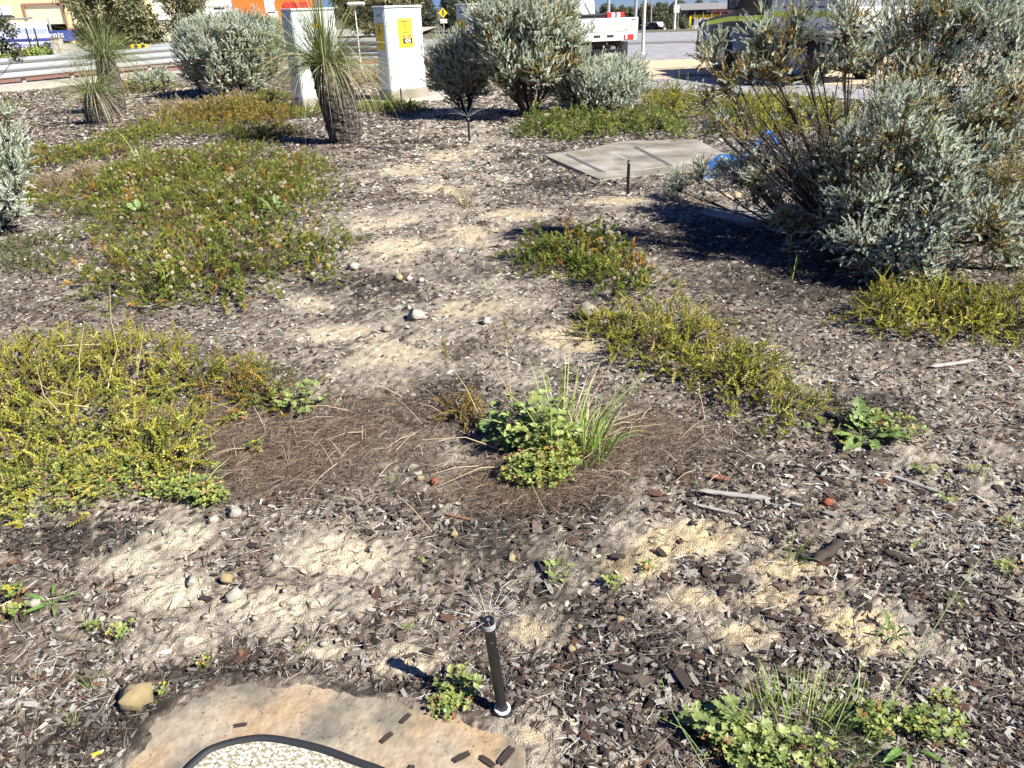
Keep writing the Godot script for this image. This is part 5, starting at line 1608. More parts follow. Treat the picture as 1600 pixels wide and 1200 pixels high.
func build_buildings() -> void:
	# cream workshop, far left
	var t := thing("cream_workshop", "cream rendered workshop with brown framed roller door, far left", "building", V(-40, 0, -62))
	var wall := MB.new()
	wall.box(Transform3D(Basis.IDENTITY, V(-3.1, 2.8, 0)), V(17.9, 7.4, 0.3))
	wall.box(Transform3D(Basis.IDENTITY, V(7.25, 4.6, 0)), V(2.8, 3.8, 0.3))
	wall.box(Transform3D(Basis.IDENTITY, V(9.4, 2.8, 0)), V(1.5, 7.4, 0.3))
	obj("wall", wall.mesh(), M.cream_wall, t)
	obj("side_wall", bx(V(0.3, 7.4, 12), V(10.0, 2.8, -6.15), 0.0), M.cream_wall, t)
	obj("roof", bx(V(22.6, 0.2, 12.8), V(-1.0, 6.6, -6.0), 0.03), M.roof_grey, t)
	var door := obj("roller_door", bx(V(2.8, 1.3, 0.06), V(7.25, 1.95, 0.02), 0.01), M.cream_door, t)
	for i in 10: obj("slat", bx(V(2.76, 0.1, 0.03), V(7.25, 1.38 + i * 0.125, 0.06), 0.02), M.cream_door, door)
	for s in [-1, 1]: obj("door_frame", bx(V(0.14, 2.9, 0.2), V(7.25 + s * 1.42, 1.25, 0.12), 0.01), M.brown_trim, t)
	obj("door_frame", bx(V(2.98, 0.14, 0.2), V(7.25, 2.62, 0.121), 0.01), M.brown_trim, t)
	obj("back_wall", bx(V(21.9, 7.4, 0.3), V(-1.1, 2.8, -12.0), 0.0), M.cream_wall, t)
	obj("side_wall", bx(V(0.3, 7.4, 12), V(-11.9, 2.8, -6.1), 0.0), M.cream_wall, t)
	obj("downpipe", tb([V(9.2, 5.5, 0.22), V(9.3, 1.0, 0.22)], 0.05), M.white_paint, t)
	obj("wall_trim", bx(V(1.5, 0.12, 0.06), V(9.4, 1.0, 0.18), 0.01), M.brown_trim, t)
	obj("wall_lamp", bx(V(0.6, 0.3, 0.3), V(3.4, 2.9, 0.3), 0.05), M.dark, t)
	# banner fence with printed panels
	t = thing("banner_fence", "white and blue printed banner fence with motorbike pictures, far left", "banner fence", V(-24, 0, -43.3))
	var p1 := obj("banner_panel", bx(V(3.6, 1.5, 0.05), V(-0.8, 0.8, 0), 0.006), M.white_paint, t)
	obj("pale_band", bx(V(3.6, 0.44, 0.01), V(-0.8, 1.0, 0.027), 0.0), M.pale_blue, p1)
	obj("blue_band", bx(V(3.6, 0.16, 0.01), V(-0.8, 0.71, 0.0275), 0.0), M.blue_print, p1)
	writing("ndents", 0.26, M.white_paint, p1, Transform3D(Basis.IDENTITY, V(-1.55, 0.92, 0.034)), true)
	writing("Independents", 0.26, M.white_paint, p1, Transform3D(Basis.IDENTITY, V(0.5, 0.9, 0.034)), true)
	writing("Independents", 0.2, M.blue_print, p1, Transform3D(Basis.IDENTITY, V(0.05, 0.46, 0.034)), true)
	for b in [[-1.9, 0.0], [-0.95, 0.0], [0.98, 0.0]]:
		var m := MB.new()
		for s in [-0.22, 0.22]:
			m.lathe([[0.17, 0.0], [0.17, 0.008], [0.11, 0.008], [0.11, 0.0]], 20, Transform3D(Basis(Vector3.RIGHT, PI / 2), V(b[0] + s, 0.43, 0.03)))
		m.box(Transform3D(Basis(Vector3.BACK, 0.3), V(b[0], 0.52, 0.032)), V(0.4, 0.12, 0.008))
		obj("motorbike_print", m.mesh(), M.dark, p1)
	var p2 := obj("banner_panel", bx(V(2.4, 0.5, 0.05), V(2.1, 0.85, -0.3), 0.006), M.blue_print, t)
	obj("blue_band", bx(V(2.4, 0.12, 0.01), V(2.1, 0.66, -0.27), 0.0), M.blue_print, p2)
	for x in [-2.4, 0.95, 3.2]: obj("post", bx(V(0.08, 1.7, 0.08), V(x, 0.8, -0.4), 0.01), M.galvanised, t)
	obj("awning", bx(V(2.9, 0.1, 1.6), V(-1.9, 1.7, -0.8), 0.02), M.roof_grey, t)
	t = thing("plastic_tank", "white caged plastic tank standing on the dark awning, far left", "tank", V(-25.85, 1.76, -44.4))
	obj("tank", bx(V(0.95, 0.5, 0.9), V(0, 0.33, 0), 0.06), M.white_paint, t)
	obj("pallet", bx(V(1.0, 0.08, 0.95), V(0, 0.04, 0), 0.01), M.dark, t)
	for i in 6: obj("cage_bar", tb([V(-0.48 + i * 0.192, 0.06, 0.47), V(-0.48 + i * 0.192, 0.62, 0.47)], 0.012, 6), M.galvanised, t)
	for i in 4: obj("cage_bar", tb([V(-0.5, 0.12 + i * 0.16, 0.483), V(0.5, 0.12 + i * 0.16, 0.483)], 0.012, 6), M.galvanised, t)
	t = thing("bike_rack", "black steel frame rack in front of the printed banner", "rack", V(-20.0, 0.0, -36))
	for x in [-0.02, 0.32]: obj("upright", bx(V(0.05, 1.32, 0.05), V(x, 0.66, 0), 0.008), M.dark, t)
	for y in [0.85, 0.4]: obj("cross_bar", bx(V(1.9, 0.03, 0.03), V(-0.6, y, 0.05), 0.006), M.dark, t)
	t = thing("concrete_post", "broad grey concrete gate post beside the blue banner", "post", V(-17.3, 0, -33))
	obj("shaft", bx(V(0.36, 0.95, 0.3), V(0, 0.47, 0), 0.02), M.pale_concrete, t)
	obj("cap", bx(V(0.42, 0.06, 0.36), V(0, 0.97, 0), 0.015), M.concrete, t)
	# white and orange units
	t = thing("white_unit", "white industrial unit with grey roof and slogan on its wall", "building", V(-26.9, 0, -75))
	obj("wall", bx(V(7.1, 1.35, 0.3), V(0, 2.0, 0), 0.0), M.white_paint, t)
	obj("lower_wall", bx(V(7.1, 1.0, 0.25), V(0, 0.5, -0.05), 0.0), M.white_paint, t)
	for i in 4:
		var win := obj("window", bx(V(1.7, 0.3, 0.05), V(-2.65 + i * 1.77, 1.16, 0.02), 0.0), M.dark, t)
		obj("pane", bx(V(1.6, 0.22, 0.02), V(-2.65 + i * 1.77, 1.16, 0.055), 0.0), M.glass, win)
	obj("roof", bx(V(7.4, 0.5, 8.0), V(0, 2.95, -3.9), 0.03, Basis(Vector3.RIGHT, 0.05)), M.galvanised, t)
	writing("Keeping you", 0.26, M.seam, t, Transform3D(Basis.IDENTITY, V(2.35, 2.22, 0.155)))
	writing("covered", 0.26, M.seam, t, Transform3D(Basis.IDENTITY, V(2.75, 1.75, 0.155)))
	t = thing("orange_unit", "bright orange industrial unit with white window panels", "building", V(-19.6, 0, -75))
	obj("wall", bx(V(6.9, 3.6, 0.3), V(-0.15, 1.0, 0), 0.0), M.orange, t)
	for e in [[-0.35, 2.35, 0.85, 1.5], [-0.15, 1.35, 0.85, 0.7]]: obj("window_panel", bx(V(e[2], e[3], 0.05), V(e[0] - 0.1, e[1], 0.16), 0.0), M.white_paint, t)
	for e in [[-0.5, 2.62], [0.0, 2.55]]: obj("window_slot", bx(V(0.18, 0.16, 0.02), V(e[0], e[1], 0.2), 0.0), M.pale_blue, t)
	obj("red_sign", bx(V(2.2, 0.5, 0.1), V(1.9, 2.12, 0.22), 0.01), M.red, t)
	obj("white_fascia", bx(V(4.3, 0.26, 0.12), V(3.1, 1.74, 0.23), 0.01), M.white_paint, t)
	obj("roof_plant", bx(V(0.9, 0.7, 0.8), V(3.5, 2.25, -0.5), 0.02), M.roof_grey, t)
	# far shop across the road
	t = thing("far_shop", "far grey roofed shop with red sign and yellow band beyond the road", "building", V(40.0, -3.6, -160))
	obj("wall", bx(V(9.6, 3.4, 6), V(0, 1.7, -3), 0.0), M.dark, t)
	obj("roof", side_prism(PackedVector2Array([Vector2(1.0, 3.5), Vector2(-3.0, 4.6), Vector2(-7.0, 3.5)]), 12.5, 0.02), M.roof_grey, t)
	var red := obj("red_sign", bx(V(4.2, 0.95, 0.15), V(1.7, 3.2, 0.15), 0.02), M.red, t)
	writing("Mobile Seal Services", 0.42, M.white_paint, red, Transform3D(Basis.IDENTITY, V(1.7, 3.2, 0.235)), true)
	obj("yellow_band", bx(V(6.4, 0.6, 0.15), V(-1.1, 2.35, 0.14), 0.02), M.yellow, t)
	obj("yellow_post", bx(V(0.4, 2.6, 0.3), V(-4.3, 1.3, 0.2), 0.02), M.yellow, t)
	var board := obj("notice_board", bx(V(3.7, 1.9, 0.12), V(-1.75, 1.05, 0.13), 0.02), M.grey_plastic, t)
	writing("BLSD", 0.8, M.white_paint, board, Transform3D(Basis.IDENTITY, V(-1.6, 1.5, 0.2)))
	writing("CONTRACT", 0.6, M.white_paint, board, Transform3D(Basis.IDENTITY, V(-1.75, 0.55, 0.2)))
	for x in [-3.6, -2.0, -0.4, 1.2, 2.8]: obj("awning_post", bx(V(0.1, 3.2, 0.1), V(x, 1.7, 0.6), 0.0), M.galvanised, t)
	t = thing("far_white_building", "white flat roofed building above the far shop roof", "building", V(56.0, -3.8, -190))
	obj("wall", bx(V(9, 7.4, 8), V(0, 3.7, 0), 0.03), M.white_paint, t)
	obj("roof", bx(V(9.4, 0.3, 8.4), V(0, 7.5, 0), 0.03), M.roof_grey, t)
	for i in 3: obj("window", bx(V(1.4, 1.4, 0.1), V(-3 + i * 3.0, 6.2, 4.02), 0.0), M.dark, t)
	t = thing("board_sign", "blue and white roadside sign board on two posts beyond the road", "sign", V(12.4, th(12.4, -60), -60))
	for x in [-0.1, 0.15]: obj("post", tb([V(x, 0, -0.04), V(x, 1.5, -0.04)], 0.03), M.galvanised, t)
	obj("sign_panel", bx(V(0.42, 0.5, 0.03), V(0, 1.33, 0), 0.006), M.sign_back, t)
	for k in 3: obj("print_line", bx(V(0.34, 0.06, 0.006), V(0, 1.2 + k * 0.13, 0.017), 0.0), M.white_paint, t)

func far_vehicle(called: String, label: String, cat: String, at: Vector3, truck: bool) -> void:
	var t := thing(called, label, cat, at, 0.5)
	if truck:
		obj("cargo_box", bx(V(1.5, 1.2, 2.2), V(0, 1.0, 0.4), 0.04), M.pale_blue, t)
		obj("cab", side_prism(PackedVector2Array([Vector2(-0.75, 0.3), Vector2(-0.75, 1.3), Vector2(-1.2, 1.3), Vector2(-1.6, 0.9), Vector2(-1.65, 0.3)]), 1.4, 0.04), M.white_paint, t)
		obj("windscreen", bx(V(1.2, 0.4, 0.03), V(0, 1.1, -1.43), 0.0, Basis(Vector3.RIGHT, 0.75)), M.dark, t)
	else:
		obj("body", side_prism(PackedVector2Array([Vector2(1.6, 0.25), Vector2(1.6, 0.6), Vector2(0.9, 0.68), Vector2(0.5, 1.0), Vector2(-0.5, 1.02), Vector2(-0.95, 0.66), Vector2(-1.6, 0.56), Vector2(-1.62, 0.25)]), 1.3, 0.05), M.vehicle_white, t)
		for s in [-1, 1]: obj("side_window", side_prism(PackedVector2Array([Vector2(0.7, 0.7), Vector2(0.45, 0.94), Vector2(-0.45, 0.95), Vector2(-0.75, 0.7)]), 0.02, 0.0), M.dark, t).position.x = s * 0.652
	for s in [-1, 1]:
		for z in [-1.0, 1.0]: wheel(t, V(s * 0.6, 0.27, z), 0.27, 0.18, "steel")

# ---------------------------------------------------------------- what grows where (world metres)
const BIG := [[1.28,1.33,-5.15,0.127,0.35],[1.4,1.14,-5.13,0.129,0.8],[1.27,1.04,-5.13,0.09,0.45],[1.38,0.88,-5.11,0.129,0.4],[1.59,1.41,-5.13,0.167,0.25],[1.8,1.44,-5.13,0.167,0.25],[1.7,1.23,-5.11,0.172,0.75],[1.52,1.22,-5.11,0.132,0.65],[1.98,1.22,-5.11,0.12,0.75],[2.1,1.47,-5.09,0.191,0.35],[2.13,1.26,-5.06,0.141,0.8],[2.62,1.41,-5.6,0.258,0.3],[2.82,1.5,-5.6,0.258,0.2],[2.82,1.22,-5.4,0.215,0.6],[2.94,1.4,-5.4,0.258,0.3],[3.13,1.47,-5.4,0.258,0.05],[3.19,1.33,-5.2,0.241,0.05],[3.06,1.15,-5.2,0.189,0.1],[3.15,1.08,-5.0,0.189,0.4],[2.65,1.2,-5.4,0.172,0.7],[3.05,0.89,-4.9,0.172,0.7],[3.07,0.79,-4.7,0.172,0.2],[2.9,0.72,-4.7,0.155,0.1],[2.87,0.88,-4.9,0.155,0.3],[2.47,1.01,-5.2,0.172,0.15],[2.71,1.06,-5.2,0.155,0.4],[2.46,0.9,-5.0,0.172,0.15],[2.94,1.0,-5.0,0.172,0.05],[2.56,0.85,-4.8,0.172,0.1],[2.62,0.75,-4.7,0.172,0.05],[2.2,0.71,-5.01,0.229,0.3],[2.16,0.51,-5.6,0.24,0.15],[2.0,0.48,-5.9,0.22,0.1],[1.86,0.34,-6.3,0.18,0.1],[1.51,0.17,-6.8,0.16,0.3],[1.67,0.29,-6.7,0.13,0.3],[2.32,0.44,-4.7,0.2,0.1],[2.17,0.4,-4.8,0.18,0.2],[2.12,0.28,-4.5,0.16,0.1],[2.29,0.26,-4.4,0.18,0.1],[2.44,0.23,-4.3,0.18,0.1],[2.47,0.41,-4.3,0.189,0.2],[2.7,0.43,-4.2,0.206,0.4],[2.91,0.56,-4.4,0.215,0.4],[2.73,0.54,-4.5,0.189,0.3],[2.84,0.27,-4.1,0.172,0.5],[2.37,0.15,-4.2,0.1,0.2],[1.98,0.26,-5.2,0.14,0.3],[2.1,0.27,-5.0,0.18,0.3],[2.2,0.43,-5.2,0.2,0.3],[2.95,0.42,-4.2,0.215,0.3],[3.4,0.83,-4.9,0.258,0.2],[3.47,1.25,-5.2,0.258,0.2],[2.61,0.64,-4.6,0.172,0.1],[1.89,0.1,-5.0,0.06,0.9],[2.17,0.09,-4.5,0.12,0.7],[2.49,0.6,-4.8,0.172,0.3],[1.87,0.29,-5.8,0.16,0.3],[1.95,0.52,-5.3,0.15,0.2],[2.15,0.62,-5.0,0.16,0.2],[1.82,0.42,-5.6,0.13,0.3],[2.0,0.2,-5.3,0.14,0.3],[2.05,0.85,-4.7,0.12,0.4],[2.3,1.05,-4.6,0.14,0.4]]
const EDGE := [[-4.20,0.80,-6.80,0.14,0.03],[-4.15,0.70,-6.90,0.10,0.03],[-4.12,0.59,-6.60,0.16,0.03],[-4.02,0.45,-6.50,0.12,0.03],[-4.32,0.66,-6.70,0.20,0.03],[-4.29,0.38,-6.50,0.20,0.03],[-4.08,0.29,-6.40,0.14,0.03],[-3.97,0.21,-6.30,0.07,0.03],[-4.35,0.90,-6.80,0.18,0.03],[-4.15,0.95,-6.80,0.08,0.03],[-4.40,0.20,-6.40,0.20,0.03]]

func build_bushes() -> void:
	rng.seed = 401
	silver_bush("big open silver bush at right with bare dark branches and yellowed leaves", V(2.35, 0.0, -4.95), BIG, 0.42, 165, 11, 0.34, 0.52, "", 0.82)
	silver_bush("pale silver bush cut by the left picture edge", V(-4.35, 0.0, -6.55), EDGE, 0.5, 85, 4, 0.03, 0.85)
	var b := G(0.4, -12.8)
	silver_bush("tallest silver bush of the middle group, in front of the right cabinet", b, vase(b, 1.95, 1.8, 50, 0.24, 0.36, 0.2), 1.0, 84, 8, 0.2, 1.0, "silver bushes before the cabinets")
	b = G(-0.62, -13.2)
	silver_bush("narrow silver bush beside the middle cabinet, sprinkler at its foot", b, vase(b, 1.1, 1.28, 24, 0.2, 0.36, 0.16), 1.0, 84, 6, 0.2, 0.95, "silver bushes before the cabinets")
	b = G(1.55, -13.1)
	silver_bush("low rounded silver bush in front of the white ute", b, vase(b, 1.75, 0.86, 32, 0.2, 0.3, 0.03), 1.0, 90, 6, 0.05, 0.95, "silver bushes before the cabinets")
	b = G(-5.7, -17.9)
	silver_bush("rounded silver bush left of the left cabinet, before the guard rail", b, vase(b, 2.35, 1.62, 54, 0.27, 0.24, 0.08), 0.9, 74, 9, 0.1, 1.15)
	b = G(-8.3, -19.6)
	silver_bush("small grey bush low at the left of the guard rail bush", b, vase(b, 0.9, 0.5, 8, 0.2, 0.3, 0.02), 0.8, 60, 3, 0.1, 1.2)
	b = G(-6.9, -18.8)
	silver_bush("sparse dry grey bush touching the guard rail bush's left side", b, vase(b, 0.7, 0.9, 9, 0.18, 0.3, 0.3), 0.9, 30, 4, 0.4, 1.1)

func build_ground_covers() -> void:
	rng.seed = 402
	var sp: Array = S.sprig
	mat_plant("ground_cover", "largest green ground cover dotted with white flowers, left of the path", "ground cover", [[-2.09,-5.22,0.92,0.89],[-2.64,-7.02,1.15,1.4],[-3.5,-9.0,1.1,1.4],[-3.93,-7.94,0.49,1.3],[-2.30,-8.0,0.42,1.5],[-1.38,-5.41,0.26,0.40],[-2.25,-4.74,0.36,0.38]], 0.27, 430, OLIVE, sp, 0.2)
	mat_plant("ground_cover", "yellow green feathery ground cover filling the left foreground", "ground cover", [[-2.28,-3.37,0.42,0.64],[-1.9,-3.49,0.27,0.36],[-1.86,-2.80,0.35,0.27],[-1.43,-2.67,0.24,0.20],[-2.5,-2.75,0.4,0.4],[-1.55,-3.35,0.2,0.2],[-1.8,-2.45,0.2,0.14],[-1.4,-2.52,0.16,0.09]], 0.2, 620, LIME, S.tiny, 0.0, 0.95)
	mat_plant("ground_cover", "green clump with large white flowers in the centre right", "ground cover", [[0.49,-5.07,0.36,0.44],[0.72,-4.62,0.24,0.36],[0.28,-5.2,0.2,0.26],[0.62,-5.15,0.2,0.3]], 0.25, 760, OLIVE, sp, 0.3)
	mat_plant("ground_cover", "lime coloured feathery ground cover right of the grass clump", "ground cover", [[0.82,-3.60,0.31,0.38],[1.02,-3.21,0.26,0.3],[0.54,-3.72,0.15,0.2],[1.14,-2.85,0.13,0.14]], 0.2, 1100, LIME, S.tiny, 0.0, 0.9)
	mat_plant("ground_cover", "yellow green low shrub at the right picture edge below the big bush", "ground cover", [[2.3,-3.85,0.33,0.4],[2.65,-3.75,0.3,0.36],[2.0,-3.8,0.14,0.22]], 0.24, 1000, LIME, S.tiny, 0.0, 0.95)
	mat_plant("ground_cover", "bright green flowering mat between the middle silver bushes and pit cover", "ground cover", [[1.15,-11.3,0.9,0.95],[2.1,-11.1,0.45,1.1],[0.55,-10.9,0.4,0.5]], 0.34, 420, GREEN, sp, 0.28, 1.25)
	mat_plant("ground_cover", "olive and orange mat in front of the guard rail bush", "ground cover", [[-4.78,-13.9,1.05,1.4],[-3.9,-13.6,0.5,0.9]], 0.3, 340, RUSTY, sp, 0.1, 1.3)
	mat_plant("ground_cover", "low olive plants near the left edge above the pink dry mat", "ground cover", [[-5.73,-9.9,0.5,1.0],[-5.2,-10.5,0.4,0.7],[-4.9,-7.6,0.35,0.6]], 0.22, 300, OLIVE, sp, 0.04, 1.1)
	mat_plant("ground_cover", "small green mat at the right foot of the large grass tree", "ground cover", [[-2.15,-14.3,0.55,0.5],[-1.75,-14.1,0.3,0.4]], 0.26, 420, GREEN, sp, 0.08, 1.2)
	mat_plant("ground_cover", "small green mat at the left foot of the large grass tree", "ground cover", [[-3.2,-13.9,0.36,0.45]], 0.24, 420, GREEN, sp, 0.06, 1.2)
	mat_plant("ground_cover", "sparse reddish green sprawl with a few leafy stems, left of the thatch", "ground cover", [[-1.32,-3.26,0.17,0.22],[-1.12,-3.15,0.12,0.14]], 0.14, 600, RUSTY, S.tiny, 0.0, 0.9)
	mat_plant("ground_cover", "yellow green thicket seen through the big bush's left branches", "ground cover", [[4.0,-11.6,0.95,1.5],[3.3,-10.8,0.5,0.8],[2.75,-13.2,0.5,1.0]], 0.42, 330, LIME, S.tiny, 0.0, 1.5)
	mat_plant("ground_cover", "orange brown low shrub behind the small grass tree", "ground cover", [[-8.6,-19.6,0.7,0.8],[-9.4,-20.2,0.4,0.5]], 0.35, 200, RUSTY, S.tiny, 0.0, 1.7)
	mat_plant("ground_cover", "pinkish dry mat at the left, above the silver edge bush", "ground cover", [[-4.65,-8.5,0.45,0.95],[-4.3,-9.6,0.4,0.7]], 0.13, 420, STRAW, S.tiny, 0.02, 1.0)
	mat_plant("ground_cover", "olive mat between the two grass trees", "ground cover", [[-5.4,-11.9,0.6,0.8],[-3.48,-11.5,0.5,0.8],[-4.5,-12.0,0.4,0.6]], 0.22, 330, OLIVE, sp, 0.1, 1.1)
	mat_plant("ground_cover", "yellow dry wisp of shrub at the left of the grass clump", "ground cover", [[-0.19,-2.9,0.09,0.1]], 0.14, 2600, [[1.0, L(0.36, 0.25, 0.05), L(0.42, 0.33, 0.09)]], S.tiny, 0.0, 0.6)
	mat_plant("ground_cover", "dry brown groundcover patch between the cabinets and the kerb", "ground cover", [[-4.2,-20.5,1.1,1.5],[-2.6,-20.0,0.8,1.2]], 0.3, 120, STRAW, S.tiny, 0.0, 2.0)
	mat_plant("ground_cover", "small bluish tufted plant at the far left below the edge bush", "ground cover", [[-3.75,-6.0,0.2,0.22],[-3.45,-5.4,0.22,0.26]], 0.12, 420, [[1.0, L(0.12, 0.16, 0.06), L(0.22, 0.25, 0.11)]], S.tiny, 0.0, 0.9)
	mat_plant("ground_cover", "straw coloured clump left of the small grass tree", "ground cover", [[-8.6,-13.2,0.6,0.7],[-9.4,-14.2,0.5,0.6]], 0.2, 160, STRAW, S.tiny, 0.0, 1.5)
	mat_plant("ground_cover", "olive clump at the far left in front of the kerb", "ground cover", [[-10.6,-16.2,0.8,0.6],[-11.4,-17.4,0.6,0.6]], 0.24, 170, OLIVE, S.tiny, 0.0, 1.6)
	mat_plant("ground_cover", "dry straw clump between small grass tree and guard rail bush", "ground cover", [[-6.2,-15.8,0.6,0.6],[-5.4,-16.6,0.5,0.5]], 0.2, 170, STRAW, S.tiny, 0.03, 1.5)
	mat_plant("ground_cover", "low green clump under the guard rail bush", "ground cover", [[-5.0,-17.0,0.5,0.5],[-4.6,-16.2,0.4,0.4]], 0.22, 200, OLIVE, sp, 0.05, 1.4)
	clover("yellow flowered clover mat along the near edge of the left foreground", [[-1.76,-2.42,0.26,0.2],[-1.45,-2.5,0.24,0.15],[-1.98,-2.35,0.22,0.22],[-1.6,-2.7,0.4,0.25],[-2.0,-2.8,0.4,0.3]], 2400, 0.09, 420, 0.75)
	clover("reddish clover with small yellow heads above the left sand strip", [[-1.22,-2.42,0.12,0.07],[-1.12,-2.36,0.07,0.05]], 260, 0.04, 40)
	clover("yellow flowered clover at the foot of the centre grass clump", [[0.08,-2.4,0.14,0.09],[0.14,-2.5,0.12,0.08]], 420, 0.12, 110)
	clover("clover with pale heads behind the broad leaved weed at right", [[1.54,-2.68,0.09,0.1],[1.44,-2.76,0.1,0.05]], 170, 0.06, 26)
	clover("clover with yellow heads in the bottom right corner", [[0.98,-1.27,0.07,0.05],[0.86,-1.3,0.06,0.04]], 160, 0.05, 18, 0.85)
	clover("leafy clover under the grass clump at the bottom right", [[0.6,-1.22,0.13,0.06],[0.5,-1.25,0.08,0.05]], 240, 0.05, 6, 0.75)

func build_weeds() -> void:
	rng.seed = 403
	# the centre clump
	leafy("broad_leaf_weed", "broad leaved weed on the left side of the centre grass clump", G(-0.03, -2.7), S.broad, 9, 3, 0.2, 0.13, 0.75)
	leafy("broad_leaf_weed", "pale leafy weed filling the middle of the centre grass clump", G(0.12, -2.62), [S.ivy[0], S.ivy[1], S.pale[0], S.pale[1]], 26, 7, 0.3, 0.18, 1.15)
	leafy("broad_leaf_weed", "low leafy weed at the front of the centre grass clump", G(0.1, -2.48), [S.ivy[1], S.pale[1]], 10, 4, 0.11, 0.13, 0.9)
	var clump := tuft("grass_clump", "tallest grass clump in the centre with dry seed heads", G(0.19, -2.6), 70, 0.36, 0.4, 0.15, 0.7)
	tuft("grass_clump", "fresh low grass at the right foot of the centre clump", G(0.27, -2.54), 120, 0.28, 0.25, 0.08, 0.7)
	var m := MB.new()
	for e in [[V(-0.1,0.0,-2.75), V(-0.28,0.26,-3.0)], [V(0.0,0.05,-2.7), V(-0.02,0.36,-2.95)], [V(0.05,0.05,-2.65), V(-0.1,0.34,-2.85)], [V(0.22,0.0,-2.6), V(0.42,0.34,-2.8)], [V(0.2,0.0,-2.6), V(0.36,0.28,-2.85)], [V(-0.02,0.02,-2.6), V(-0.35,0.12,-2.55)], [V(0.05,0.02,-2.5), V(-0.3,0.03,-2.35)], [V(0.25,0.02,-2.6), V(0.6,0.1,-2.65)], [V(0.25,0.02,-2.6), V(0.55,0.05,-2.85)], [V(0.0,0.02,-2.5), V(0.1,0.02,-2.2)]]:
		var a: Vector3 = e[0]
		var b: Vector3 = e[1]
		m.tube([a, a.lerp(b, 0.5) + V(0, 0.04, 0), b], [0.0028, 0.0022, 0.0012], 4, L(0.42, 0.34, 0.2), false)
	obj("dry_stems", m.mesh(), M.crumb, clump).position = -clump.position
	for e in [[-0.28, 0.27, -3.0], [-0.02, 0.37, -2.95]]:
		var s := MB.new()
		for i in 16:
			var a := i * 2.4
			s.tube([V(0, i * 0.006, 0), V(cos(a) * 0.008, i * 0.006 + 0.016, sin(a) * 0.008), V(cos(a) * 0.012, i * 0.006 + 0.035, sin(a) * 0.012)], [0.0015, 0.0022, 0.0004], 4, tone(L(0.28, 0.24, 0.1), R(0.7, 1.3)))
		obj("seed_head", s.mesh(), M.leaf, clump).position = V(e[0], e[1] - 0.03, e[2]) - clump.position
	weed("broad_leaf_weed", "light green broad leaved weed alone on the bark at right", "weed", G(1.4, -2.66), S.broad, 17, 1.0, Vector2(0.25, 1.0), 0.08)
	weed("broad_leaf_weed", "small cabbage leaved weed beside the lime ground cover's lower tip", "weed", G(1.26, -2.75), S.broad, 3, 0.7, Vector2(0.05, 0.4), 0.03)
	# bottom right
	tuft("grass_clump", "lush green grass clump at the bottom right edge", G(0.66, -1.25), 280, 0.13, 0.06, 0.15, 0.8)
	tuft("grass_clump", "thin green grass just left of the dock weed at the bottom right", G(0.8, -1.28), 44, 0.16, 0.1, 0.07, 0.6)
	leafy("ivy_leaf_weed", "ivy leaved weed at the left of the bottom right grass", G(0.46, -1.3), S.ivy, 14, 4, 0.09, 0.08, 0.95)
	leafy("ivy_leaf_weed", "second ivy leaved weed low beneath the bottom right grass", G(0.55, -1.23), [S.ivy[0], S.ivy[1], S.pale[1]], 14, 4, 0.08, 0.1, 0.9)
	weed("dock_weed", "dock weed with long dark leaves at the bottom right", "weed", G(0.9, -1.24), S.narrow, 9, 0.62, Vector2(0.15, 0.8), 0.03)
	for e in [["long green seed stalk leaning right over the bark, bottom right", V(0.8, 0.02, -1.24), V(1.1, 0.2, -1.5), V(1.24, 0.26, -1.62)], ["shorter seed stalk leaning right beside the longer one", V(0.72, 0.03, -1.24), V(0.87, 0.14, -1.42), V(0.98, 0.17, -1.52)], ["wispy bud stalk curving up left of the bottom right weeds", V(0.42, 0.0, -1.2), V(0.36, 0.07, -1.3), V(0.34, 0.12, -1.36)], ["second bud stalk left of the bottom right weeds", V(0.43, 0.0, -1.22), V(0.38, 0.05, -1.27), V(0.31, 0.08, -1.29)]]:
		var s := MB.new()
		s.tube([e[1], e[2], e[3]], [0.0017, 0.0014, 0.0009], 5, L(0.17, 0.24, 0.07))
		for i in 10:
			var p: Vector3 = e[2].lerp(e[3], 0.45 + i * 0.06)
			var d := V(R(-1, 1), R(0.2, 1), R(-1, 1)).normalized()
			s.tube([p, p + d * 0.005, p + d * 0.011], [0.0006, 0.0017, 0.0003], 4, L(0.26, 0.27, 0.1))
		tag(obj("seed_stalk", s.mesh(), M.leaf), e[0], "seed stalk")
	# near the pit
	leafy("ivy_leaf_weed", "ivy leaved weed beside the nearest sprinkler pipe", G(-0.17, -1.44), [S.ivy[1], S.ivy[1], S.pale[1]], 12, 4, 0.07, 0.075, 0.72)
	clover("fine clover among the ivy leaved weed by the nearest sprinkler", [[-0.16,-1.44,0.05,0.05],[-0.2,-1.38,0.04,0.03]], 130, 0.04, 3, 0.7)
	leafy("broad_leaf_weed", "green leafy weed between the reddish sprawl and the thatch", G(-0.95, -3.06), S.ivy, 14, 4, 0.14, 0.14, 1.1)
	weed("broad_leaf_weed", "leafy weed standing in the reddish sprawl", "weed", G(-1.1, -3.1), S.broad, 6, 0.55, Vector2(0.4, 1.2), 0.04)
	weed("broad_leaf_weed", "tall leafy weed at the right margin of the left foreground cover", "weed", G(-1.62, -3.2), S.broad, 9, 0.62, Vector2(0.4, 1.3), 0.06)
	weed("broad_leaf_weed", "blue green leafy weed in the left foreground cover", "weed", G(-1.5, -2.85), S.broad, 7, 0.55, Vector2(0.4, 1.2), 0.06)
	weed("broad_leaf_weed", "round leaved weed at the lower right tip of the left foreground cover", "weed", G(-1.2, -2.55), S.broad, 7, 0.5, Vector2(0.3, 1.1), 0.05)
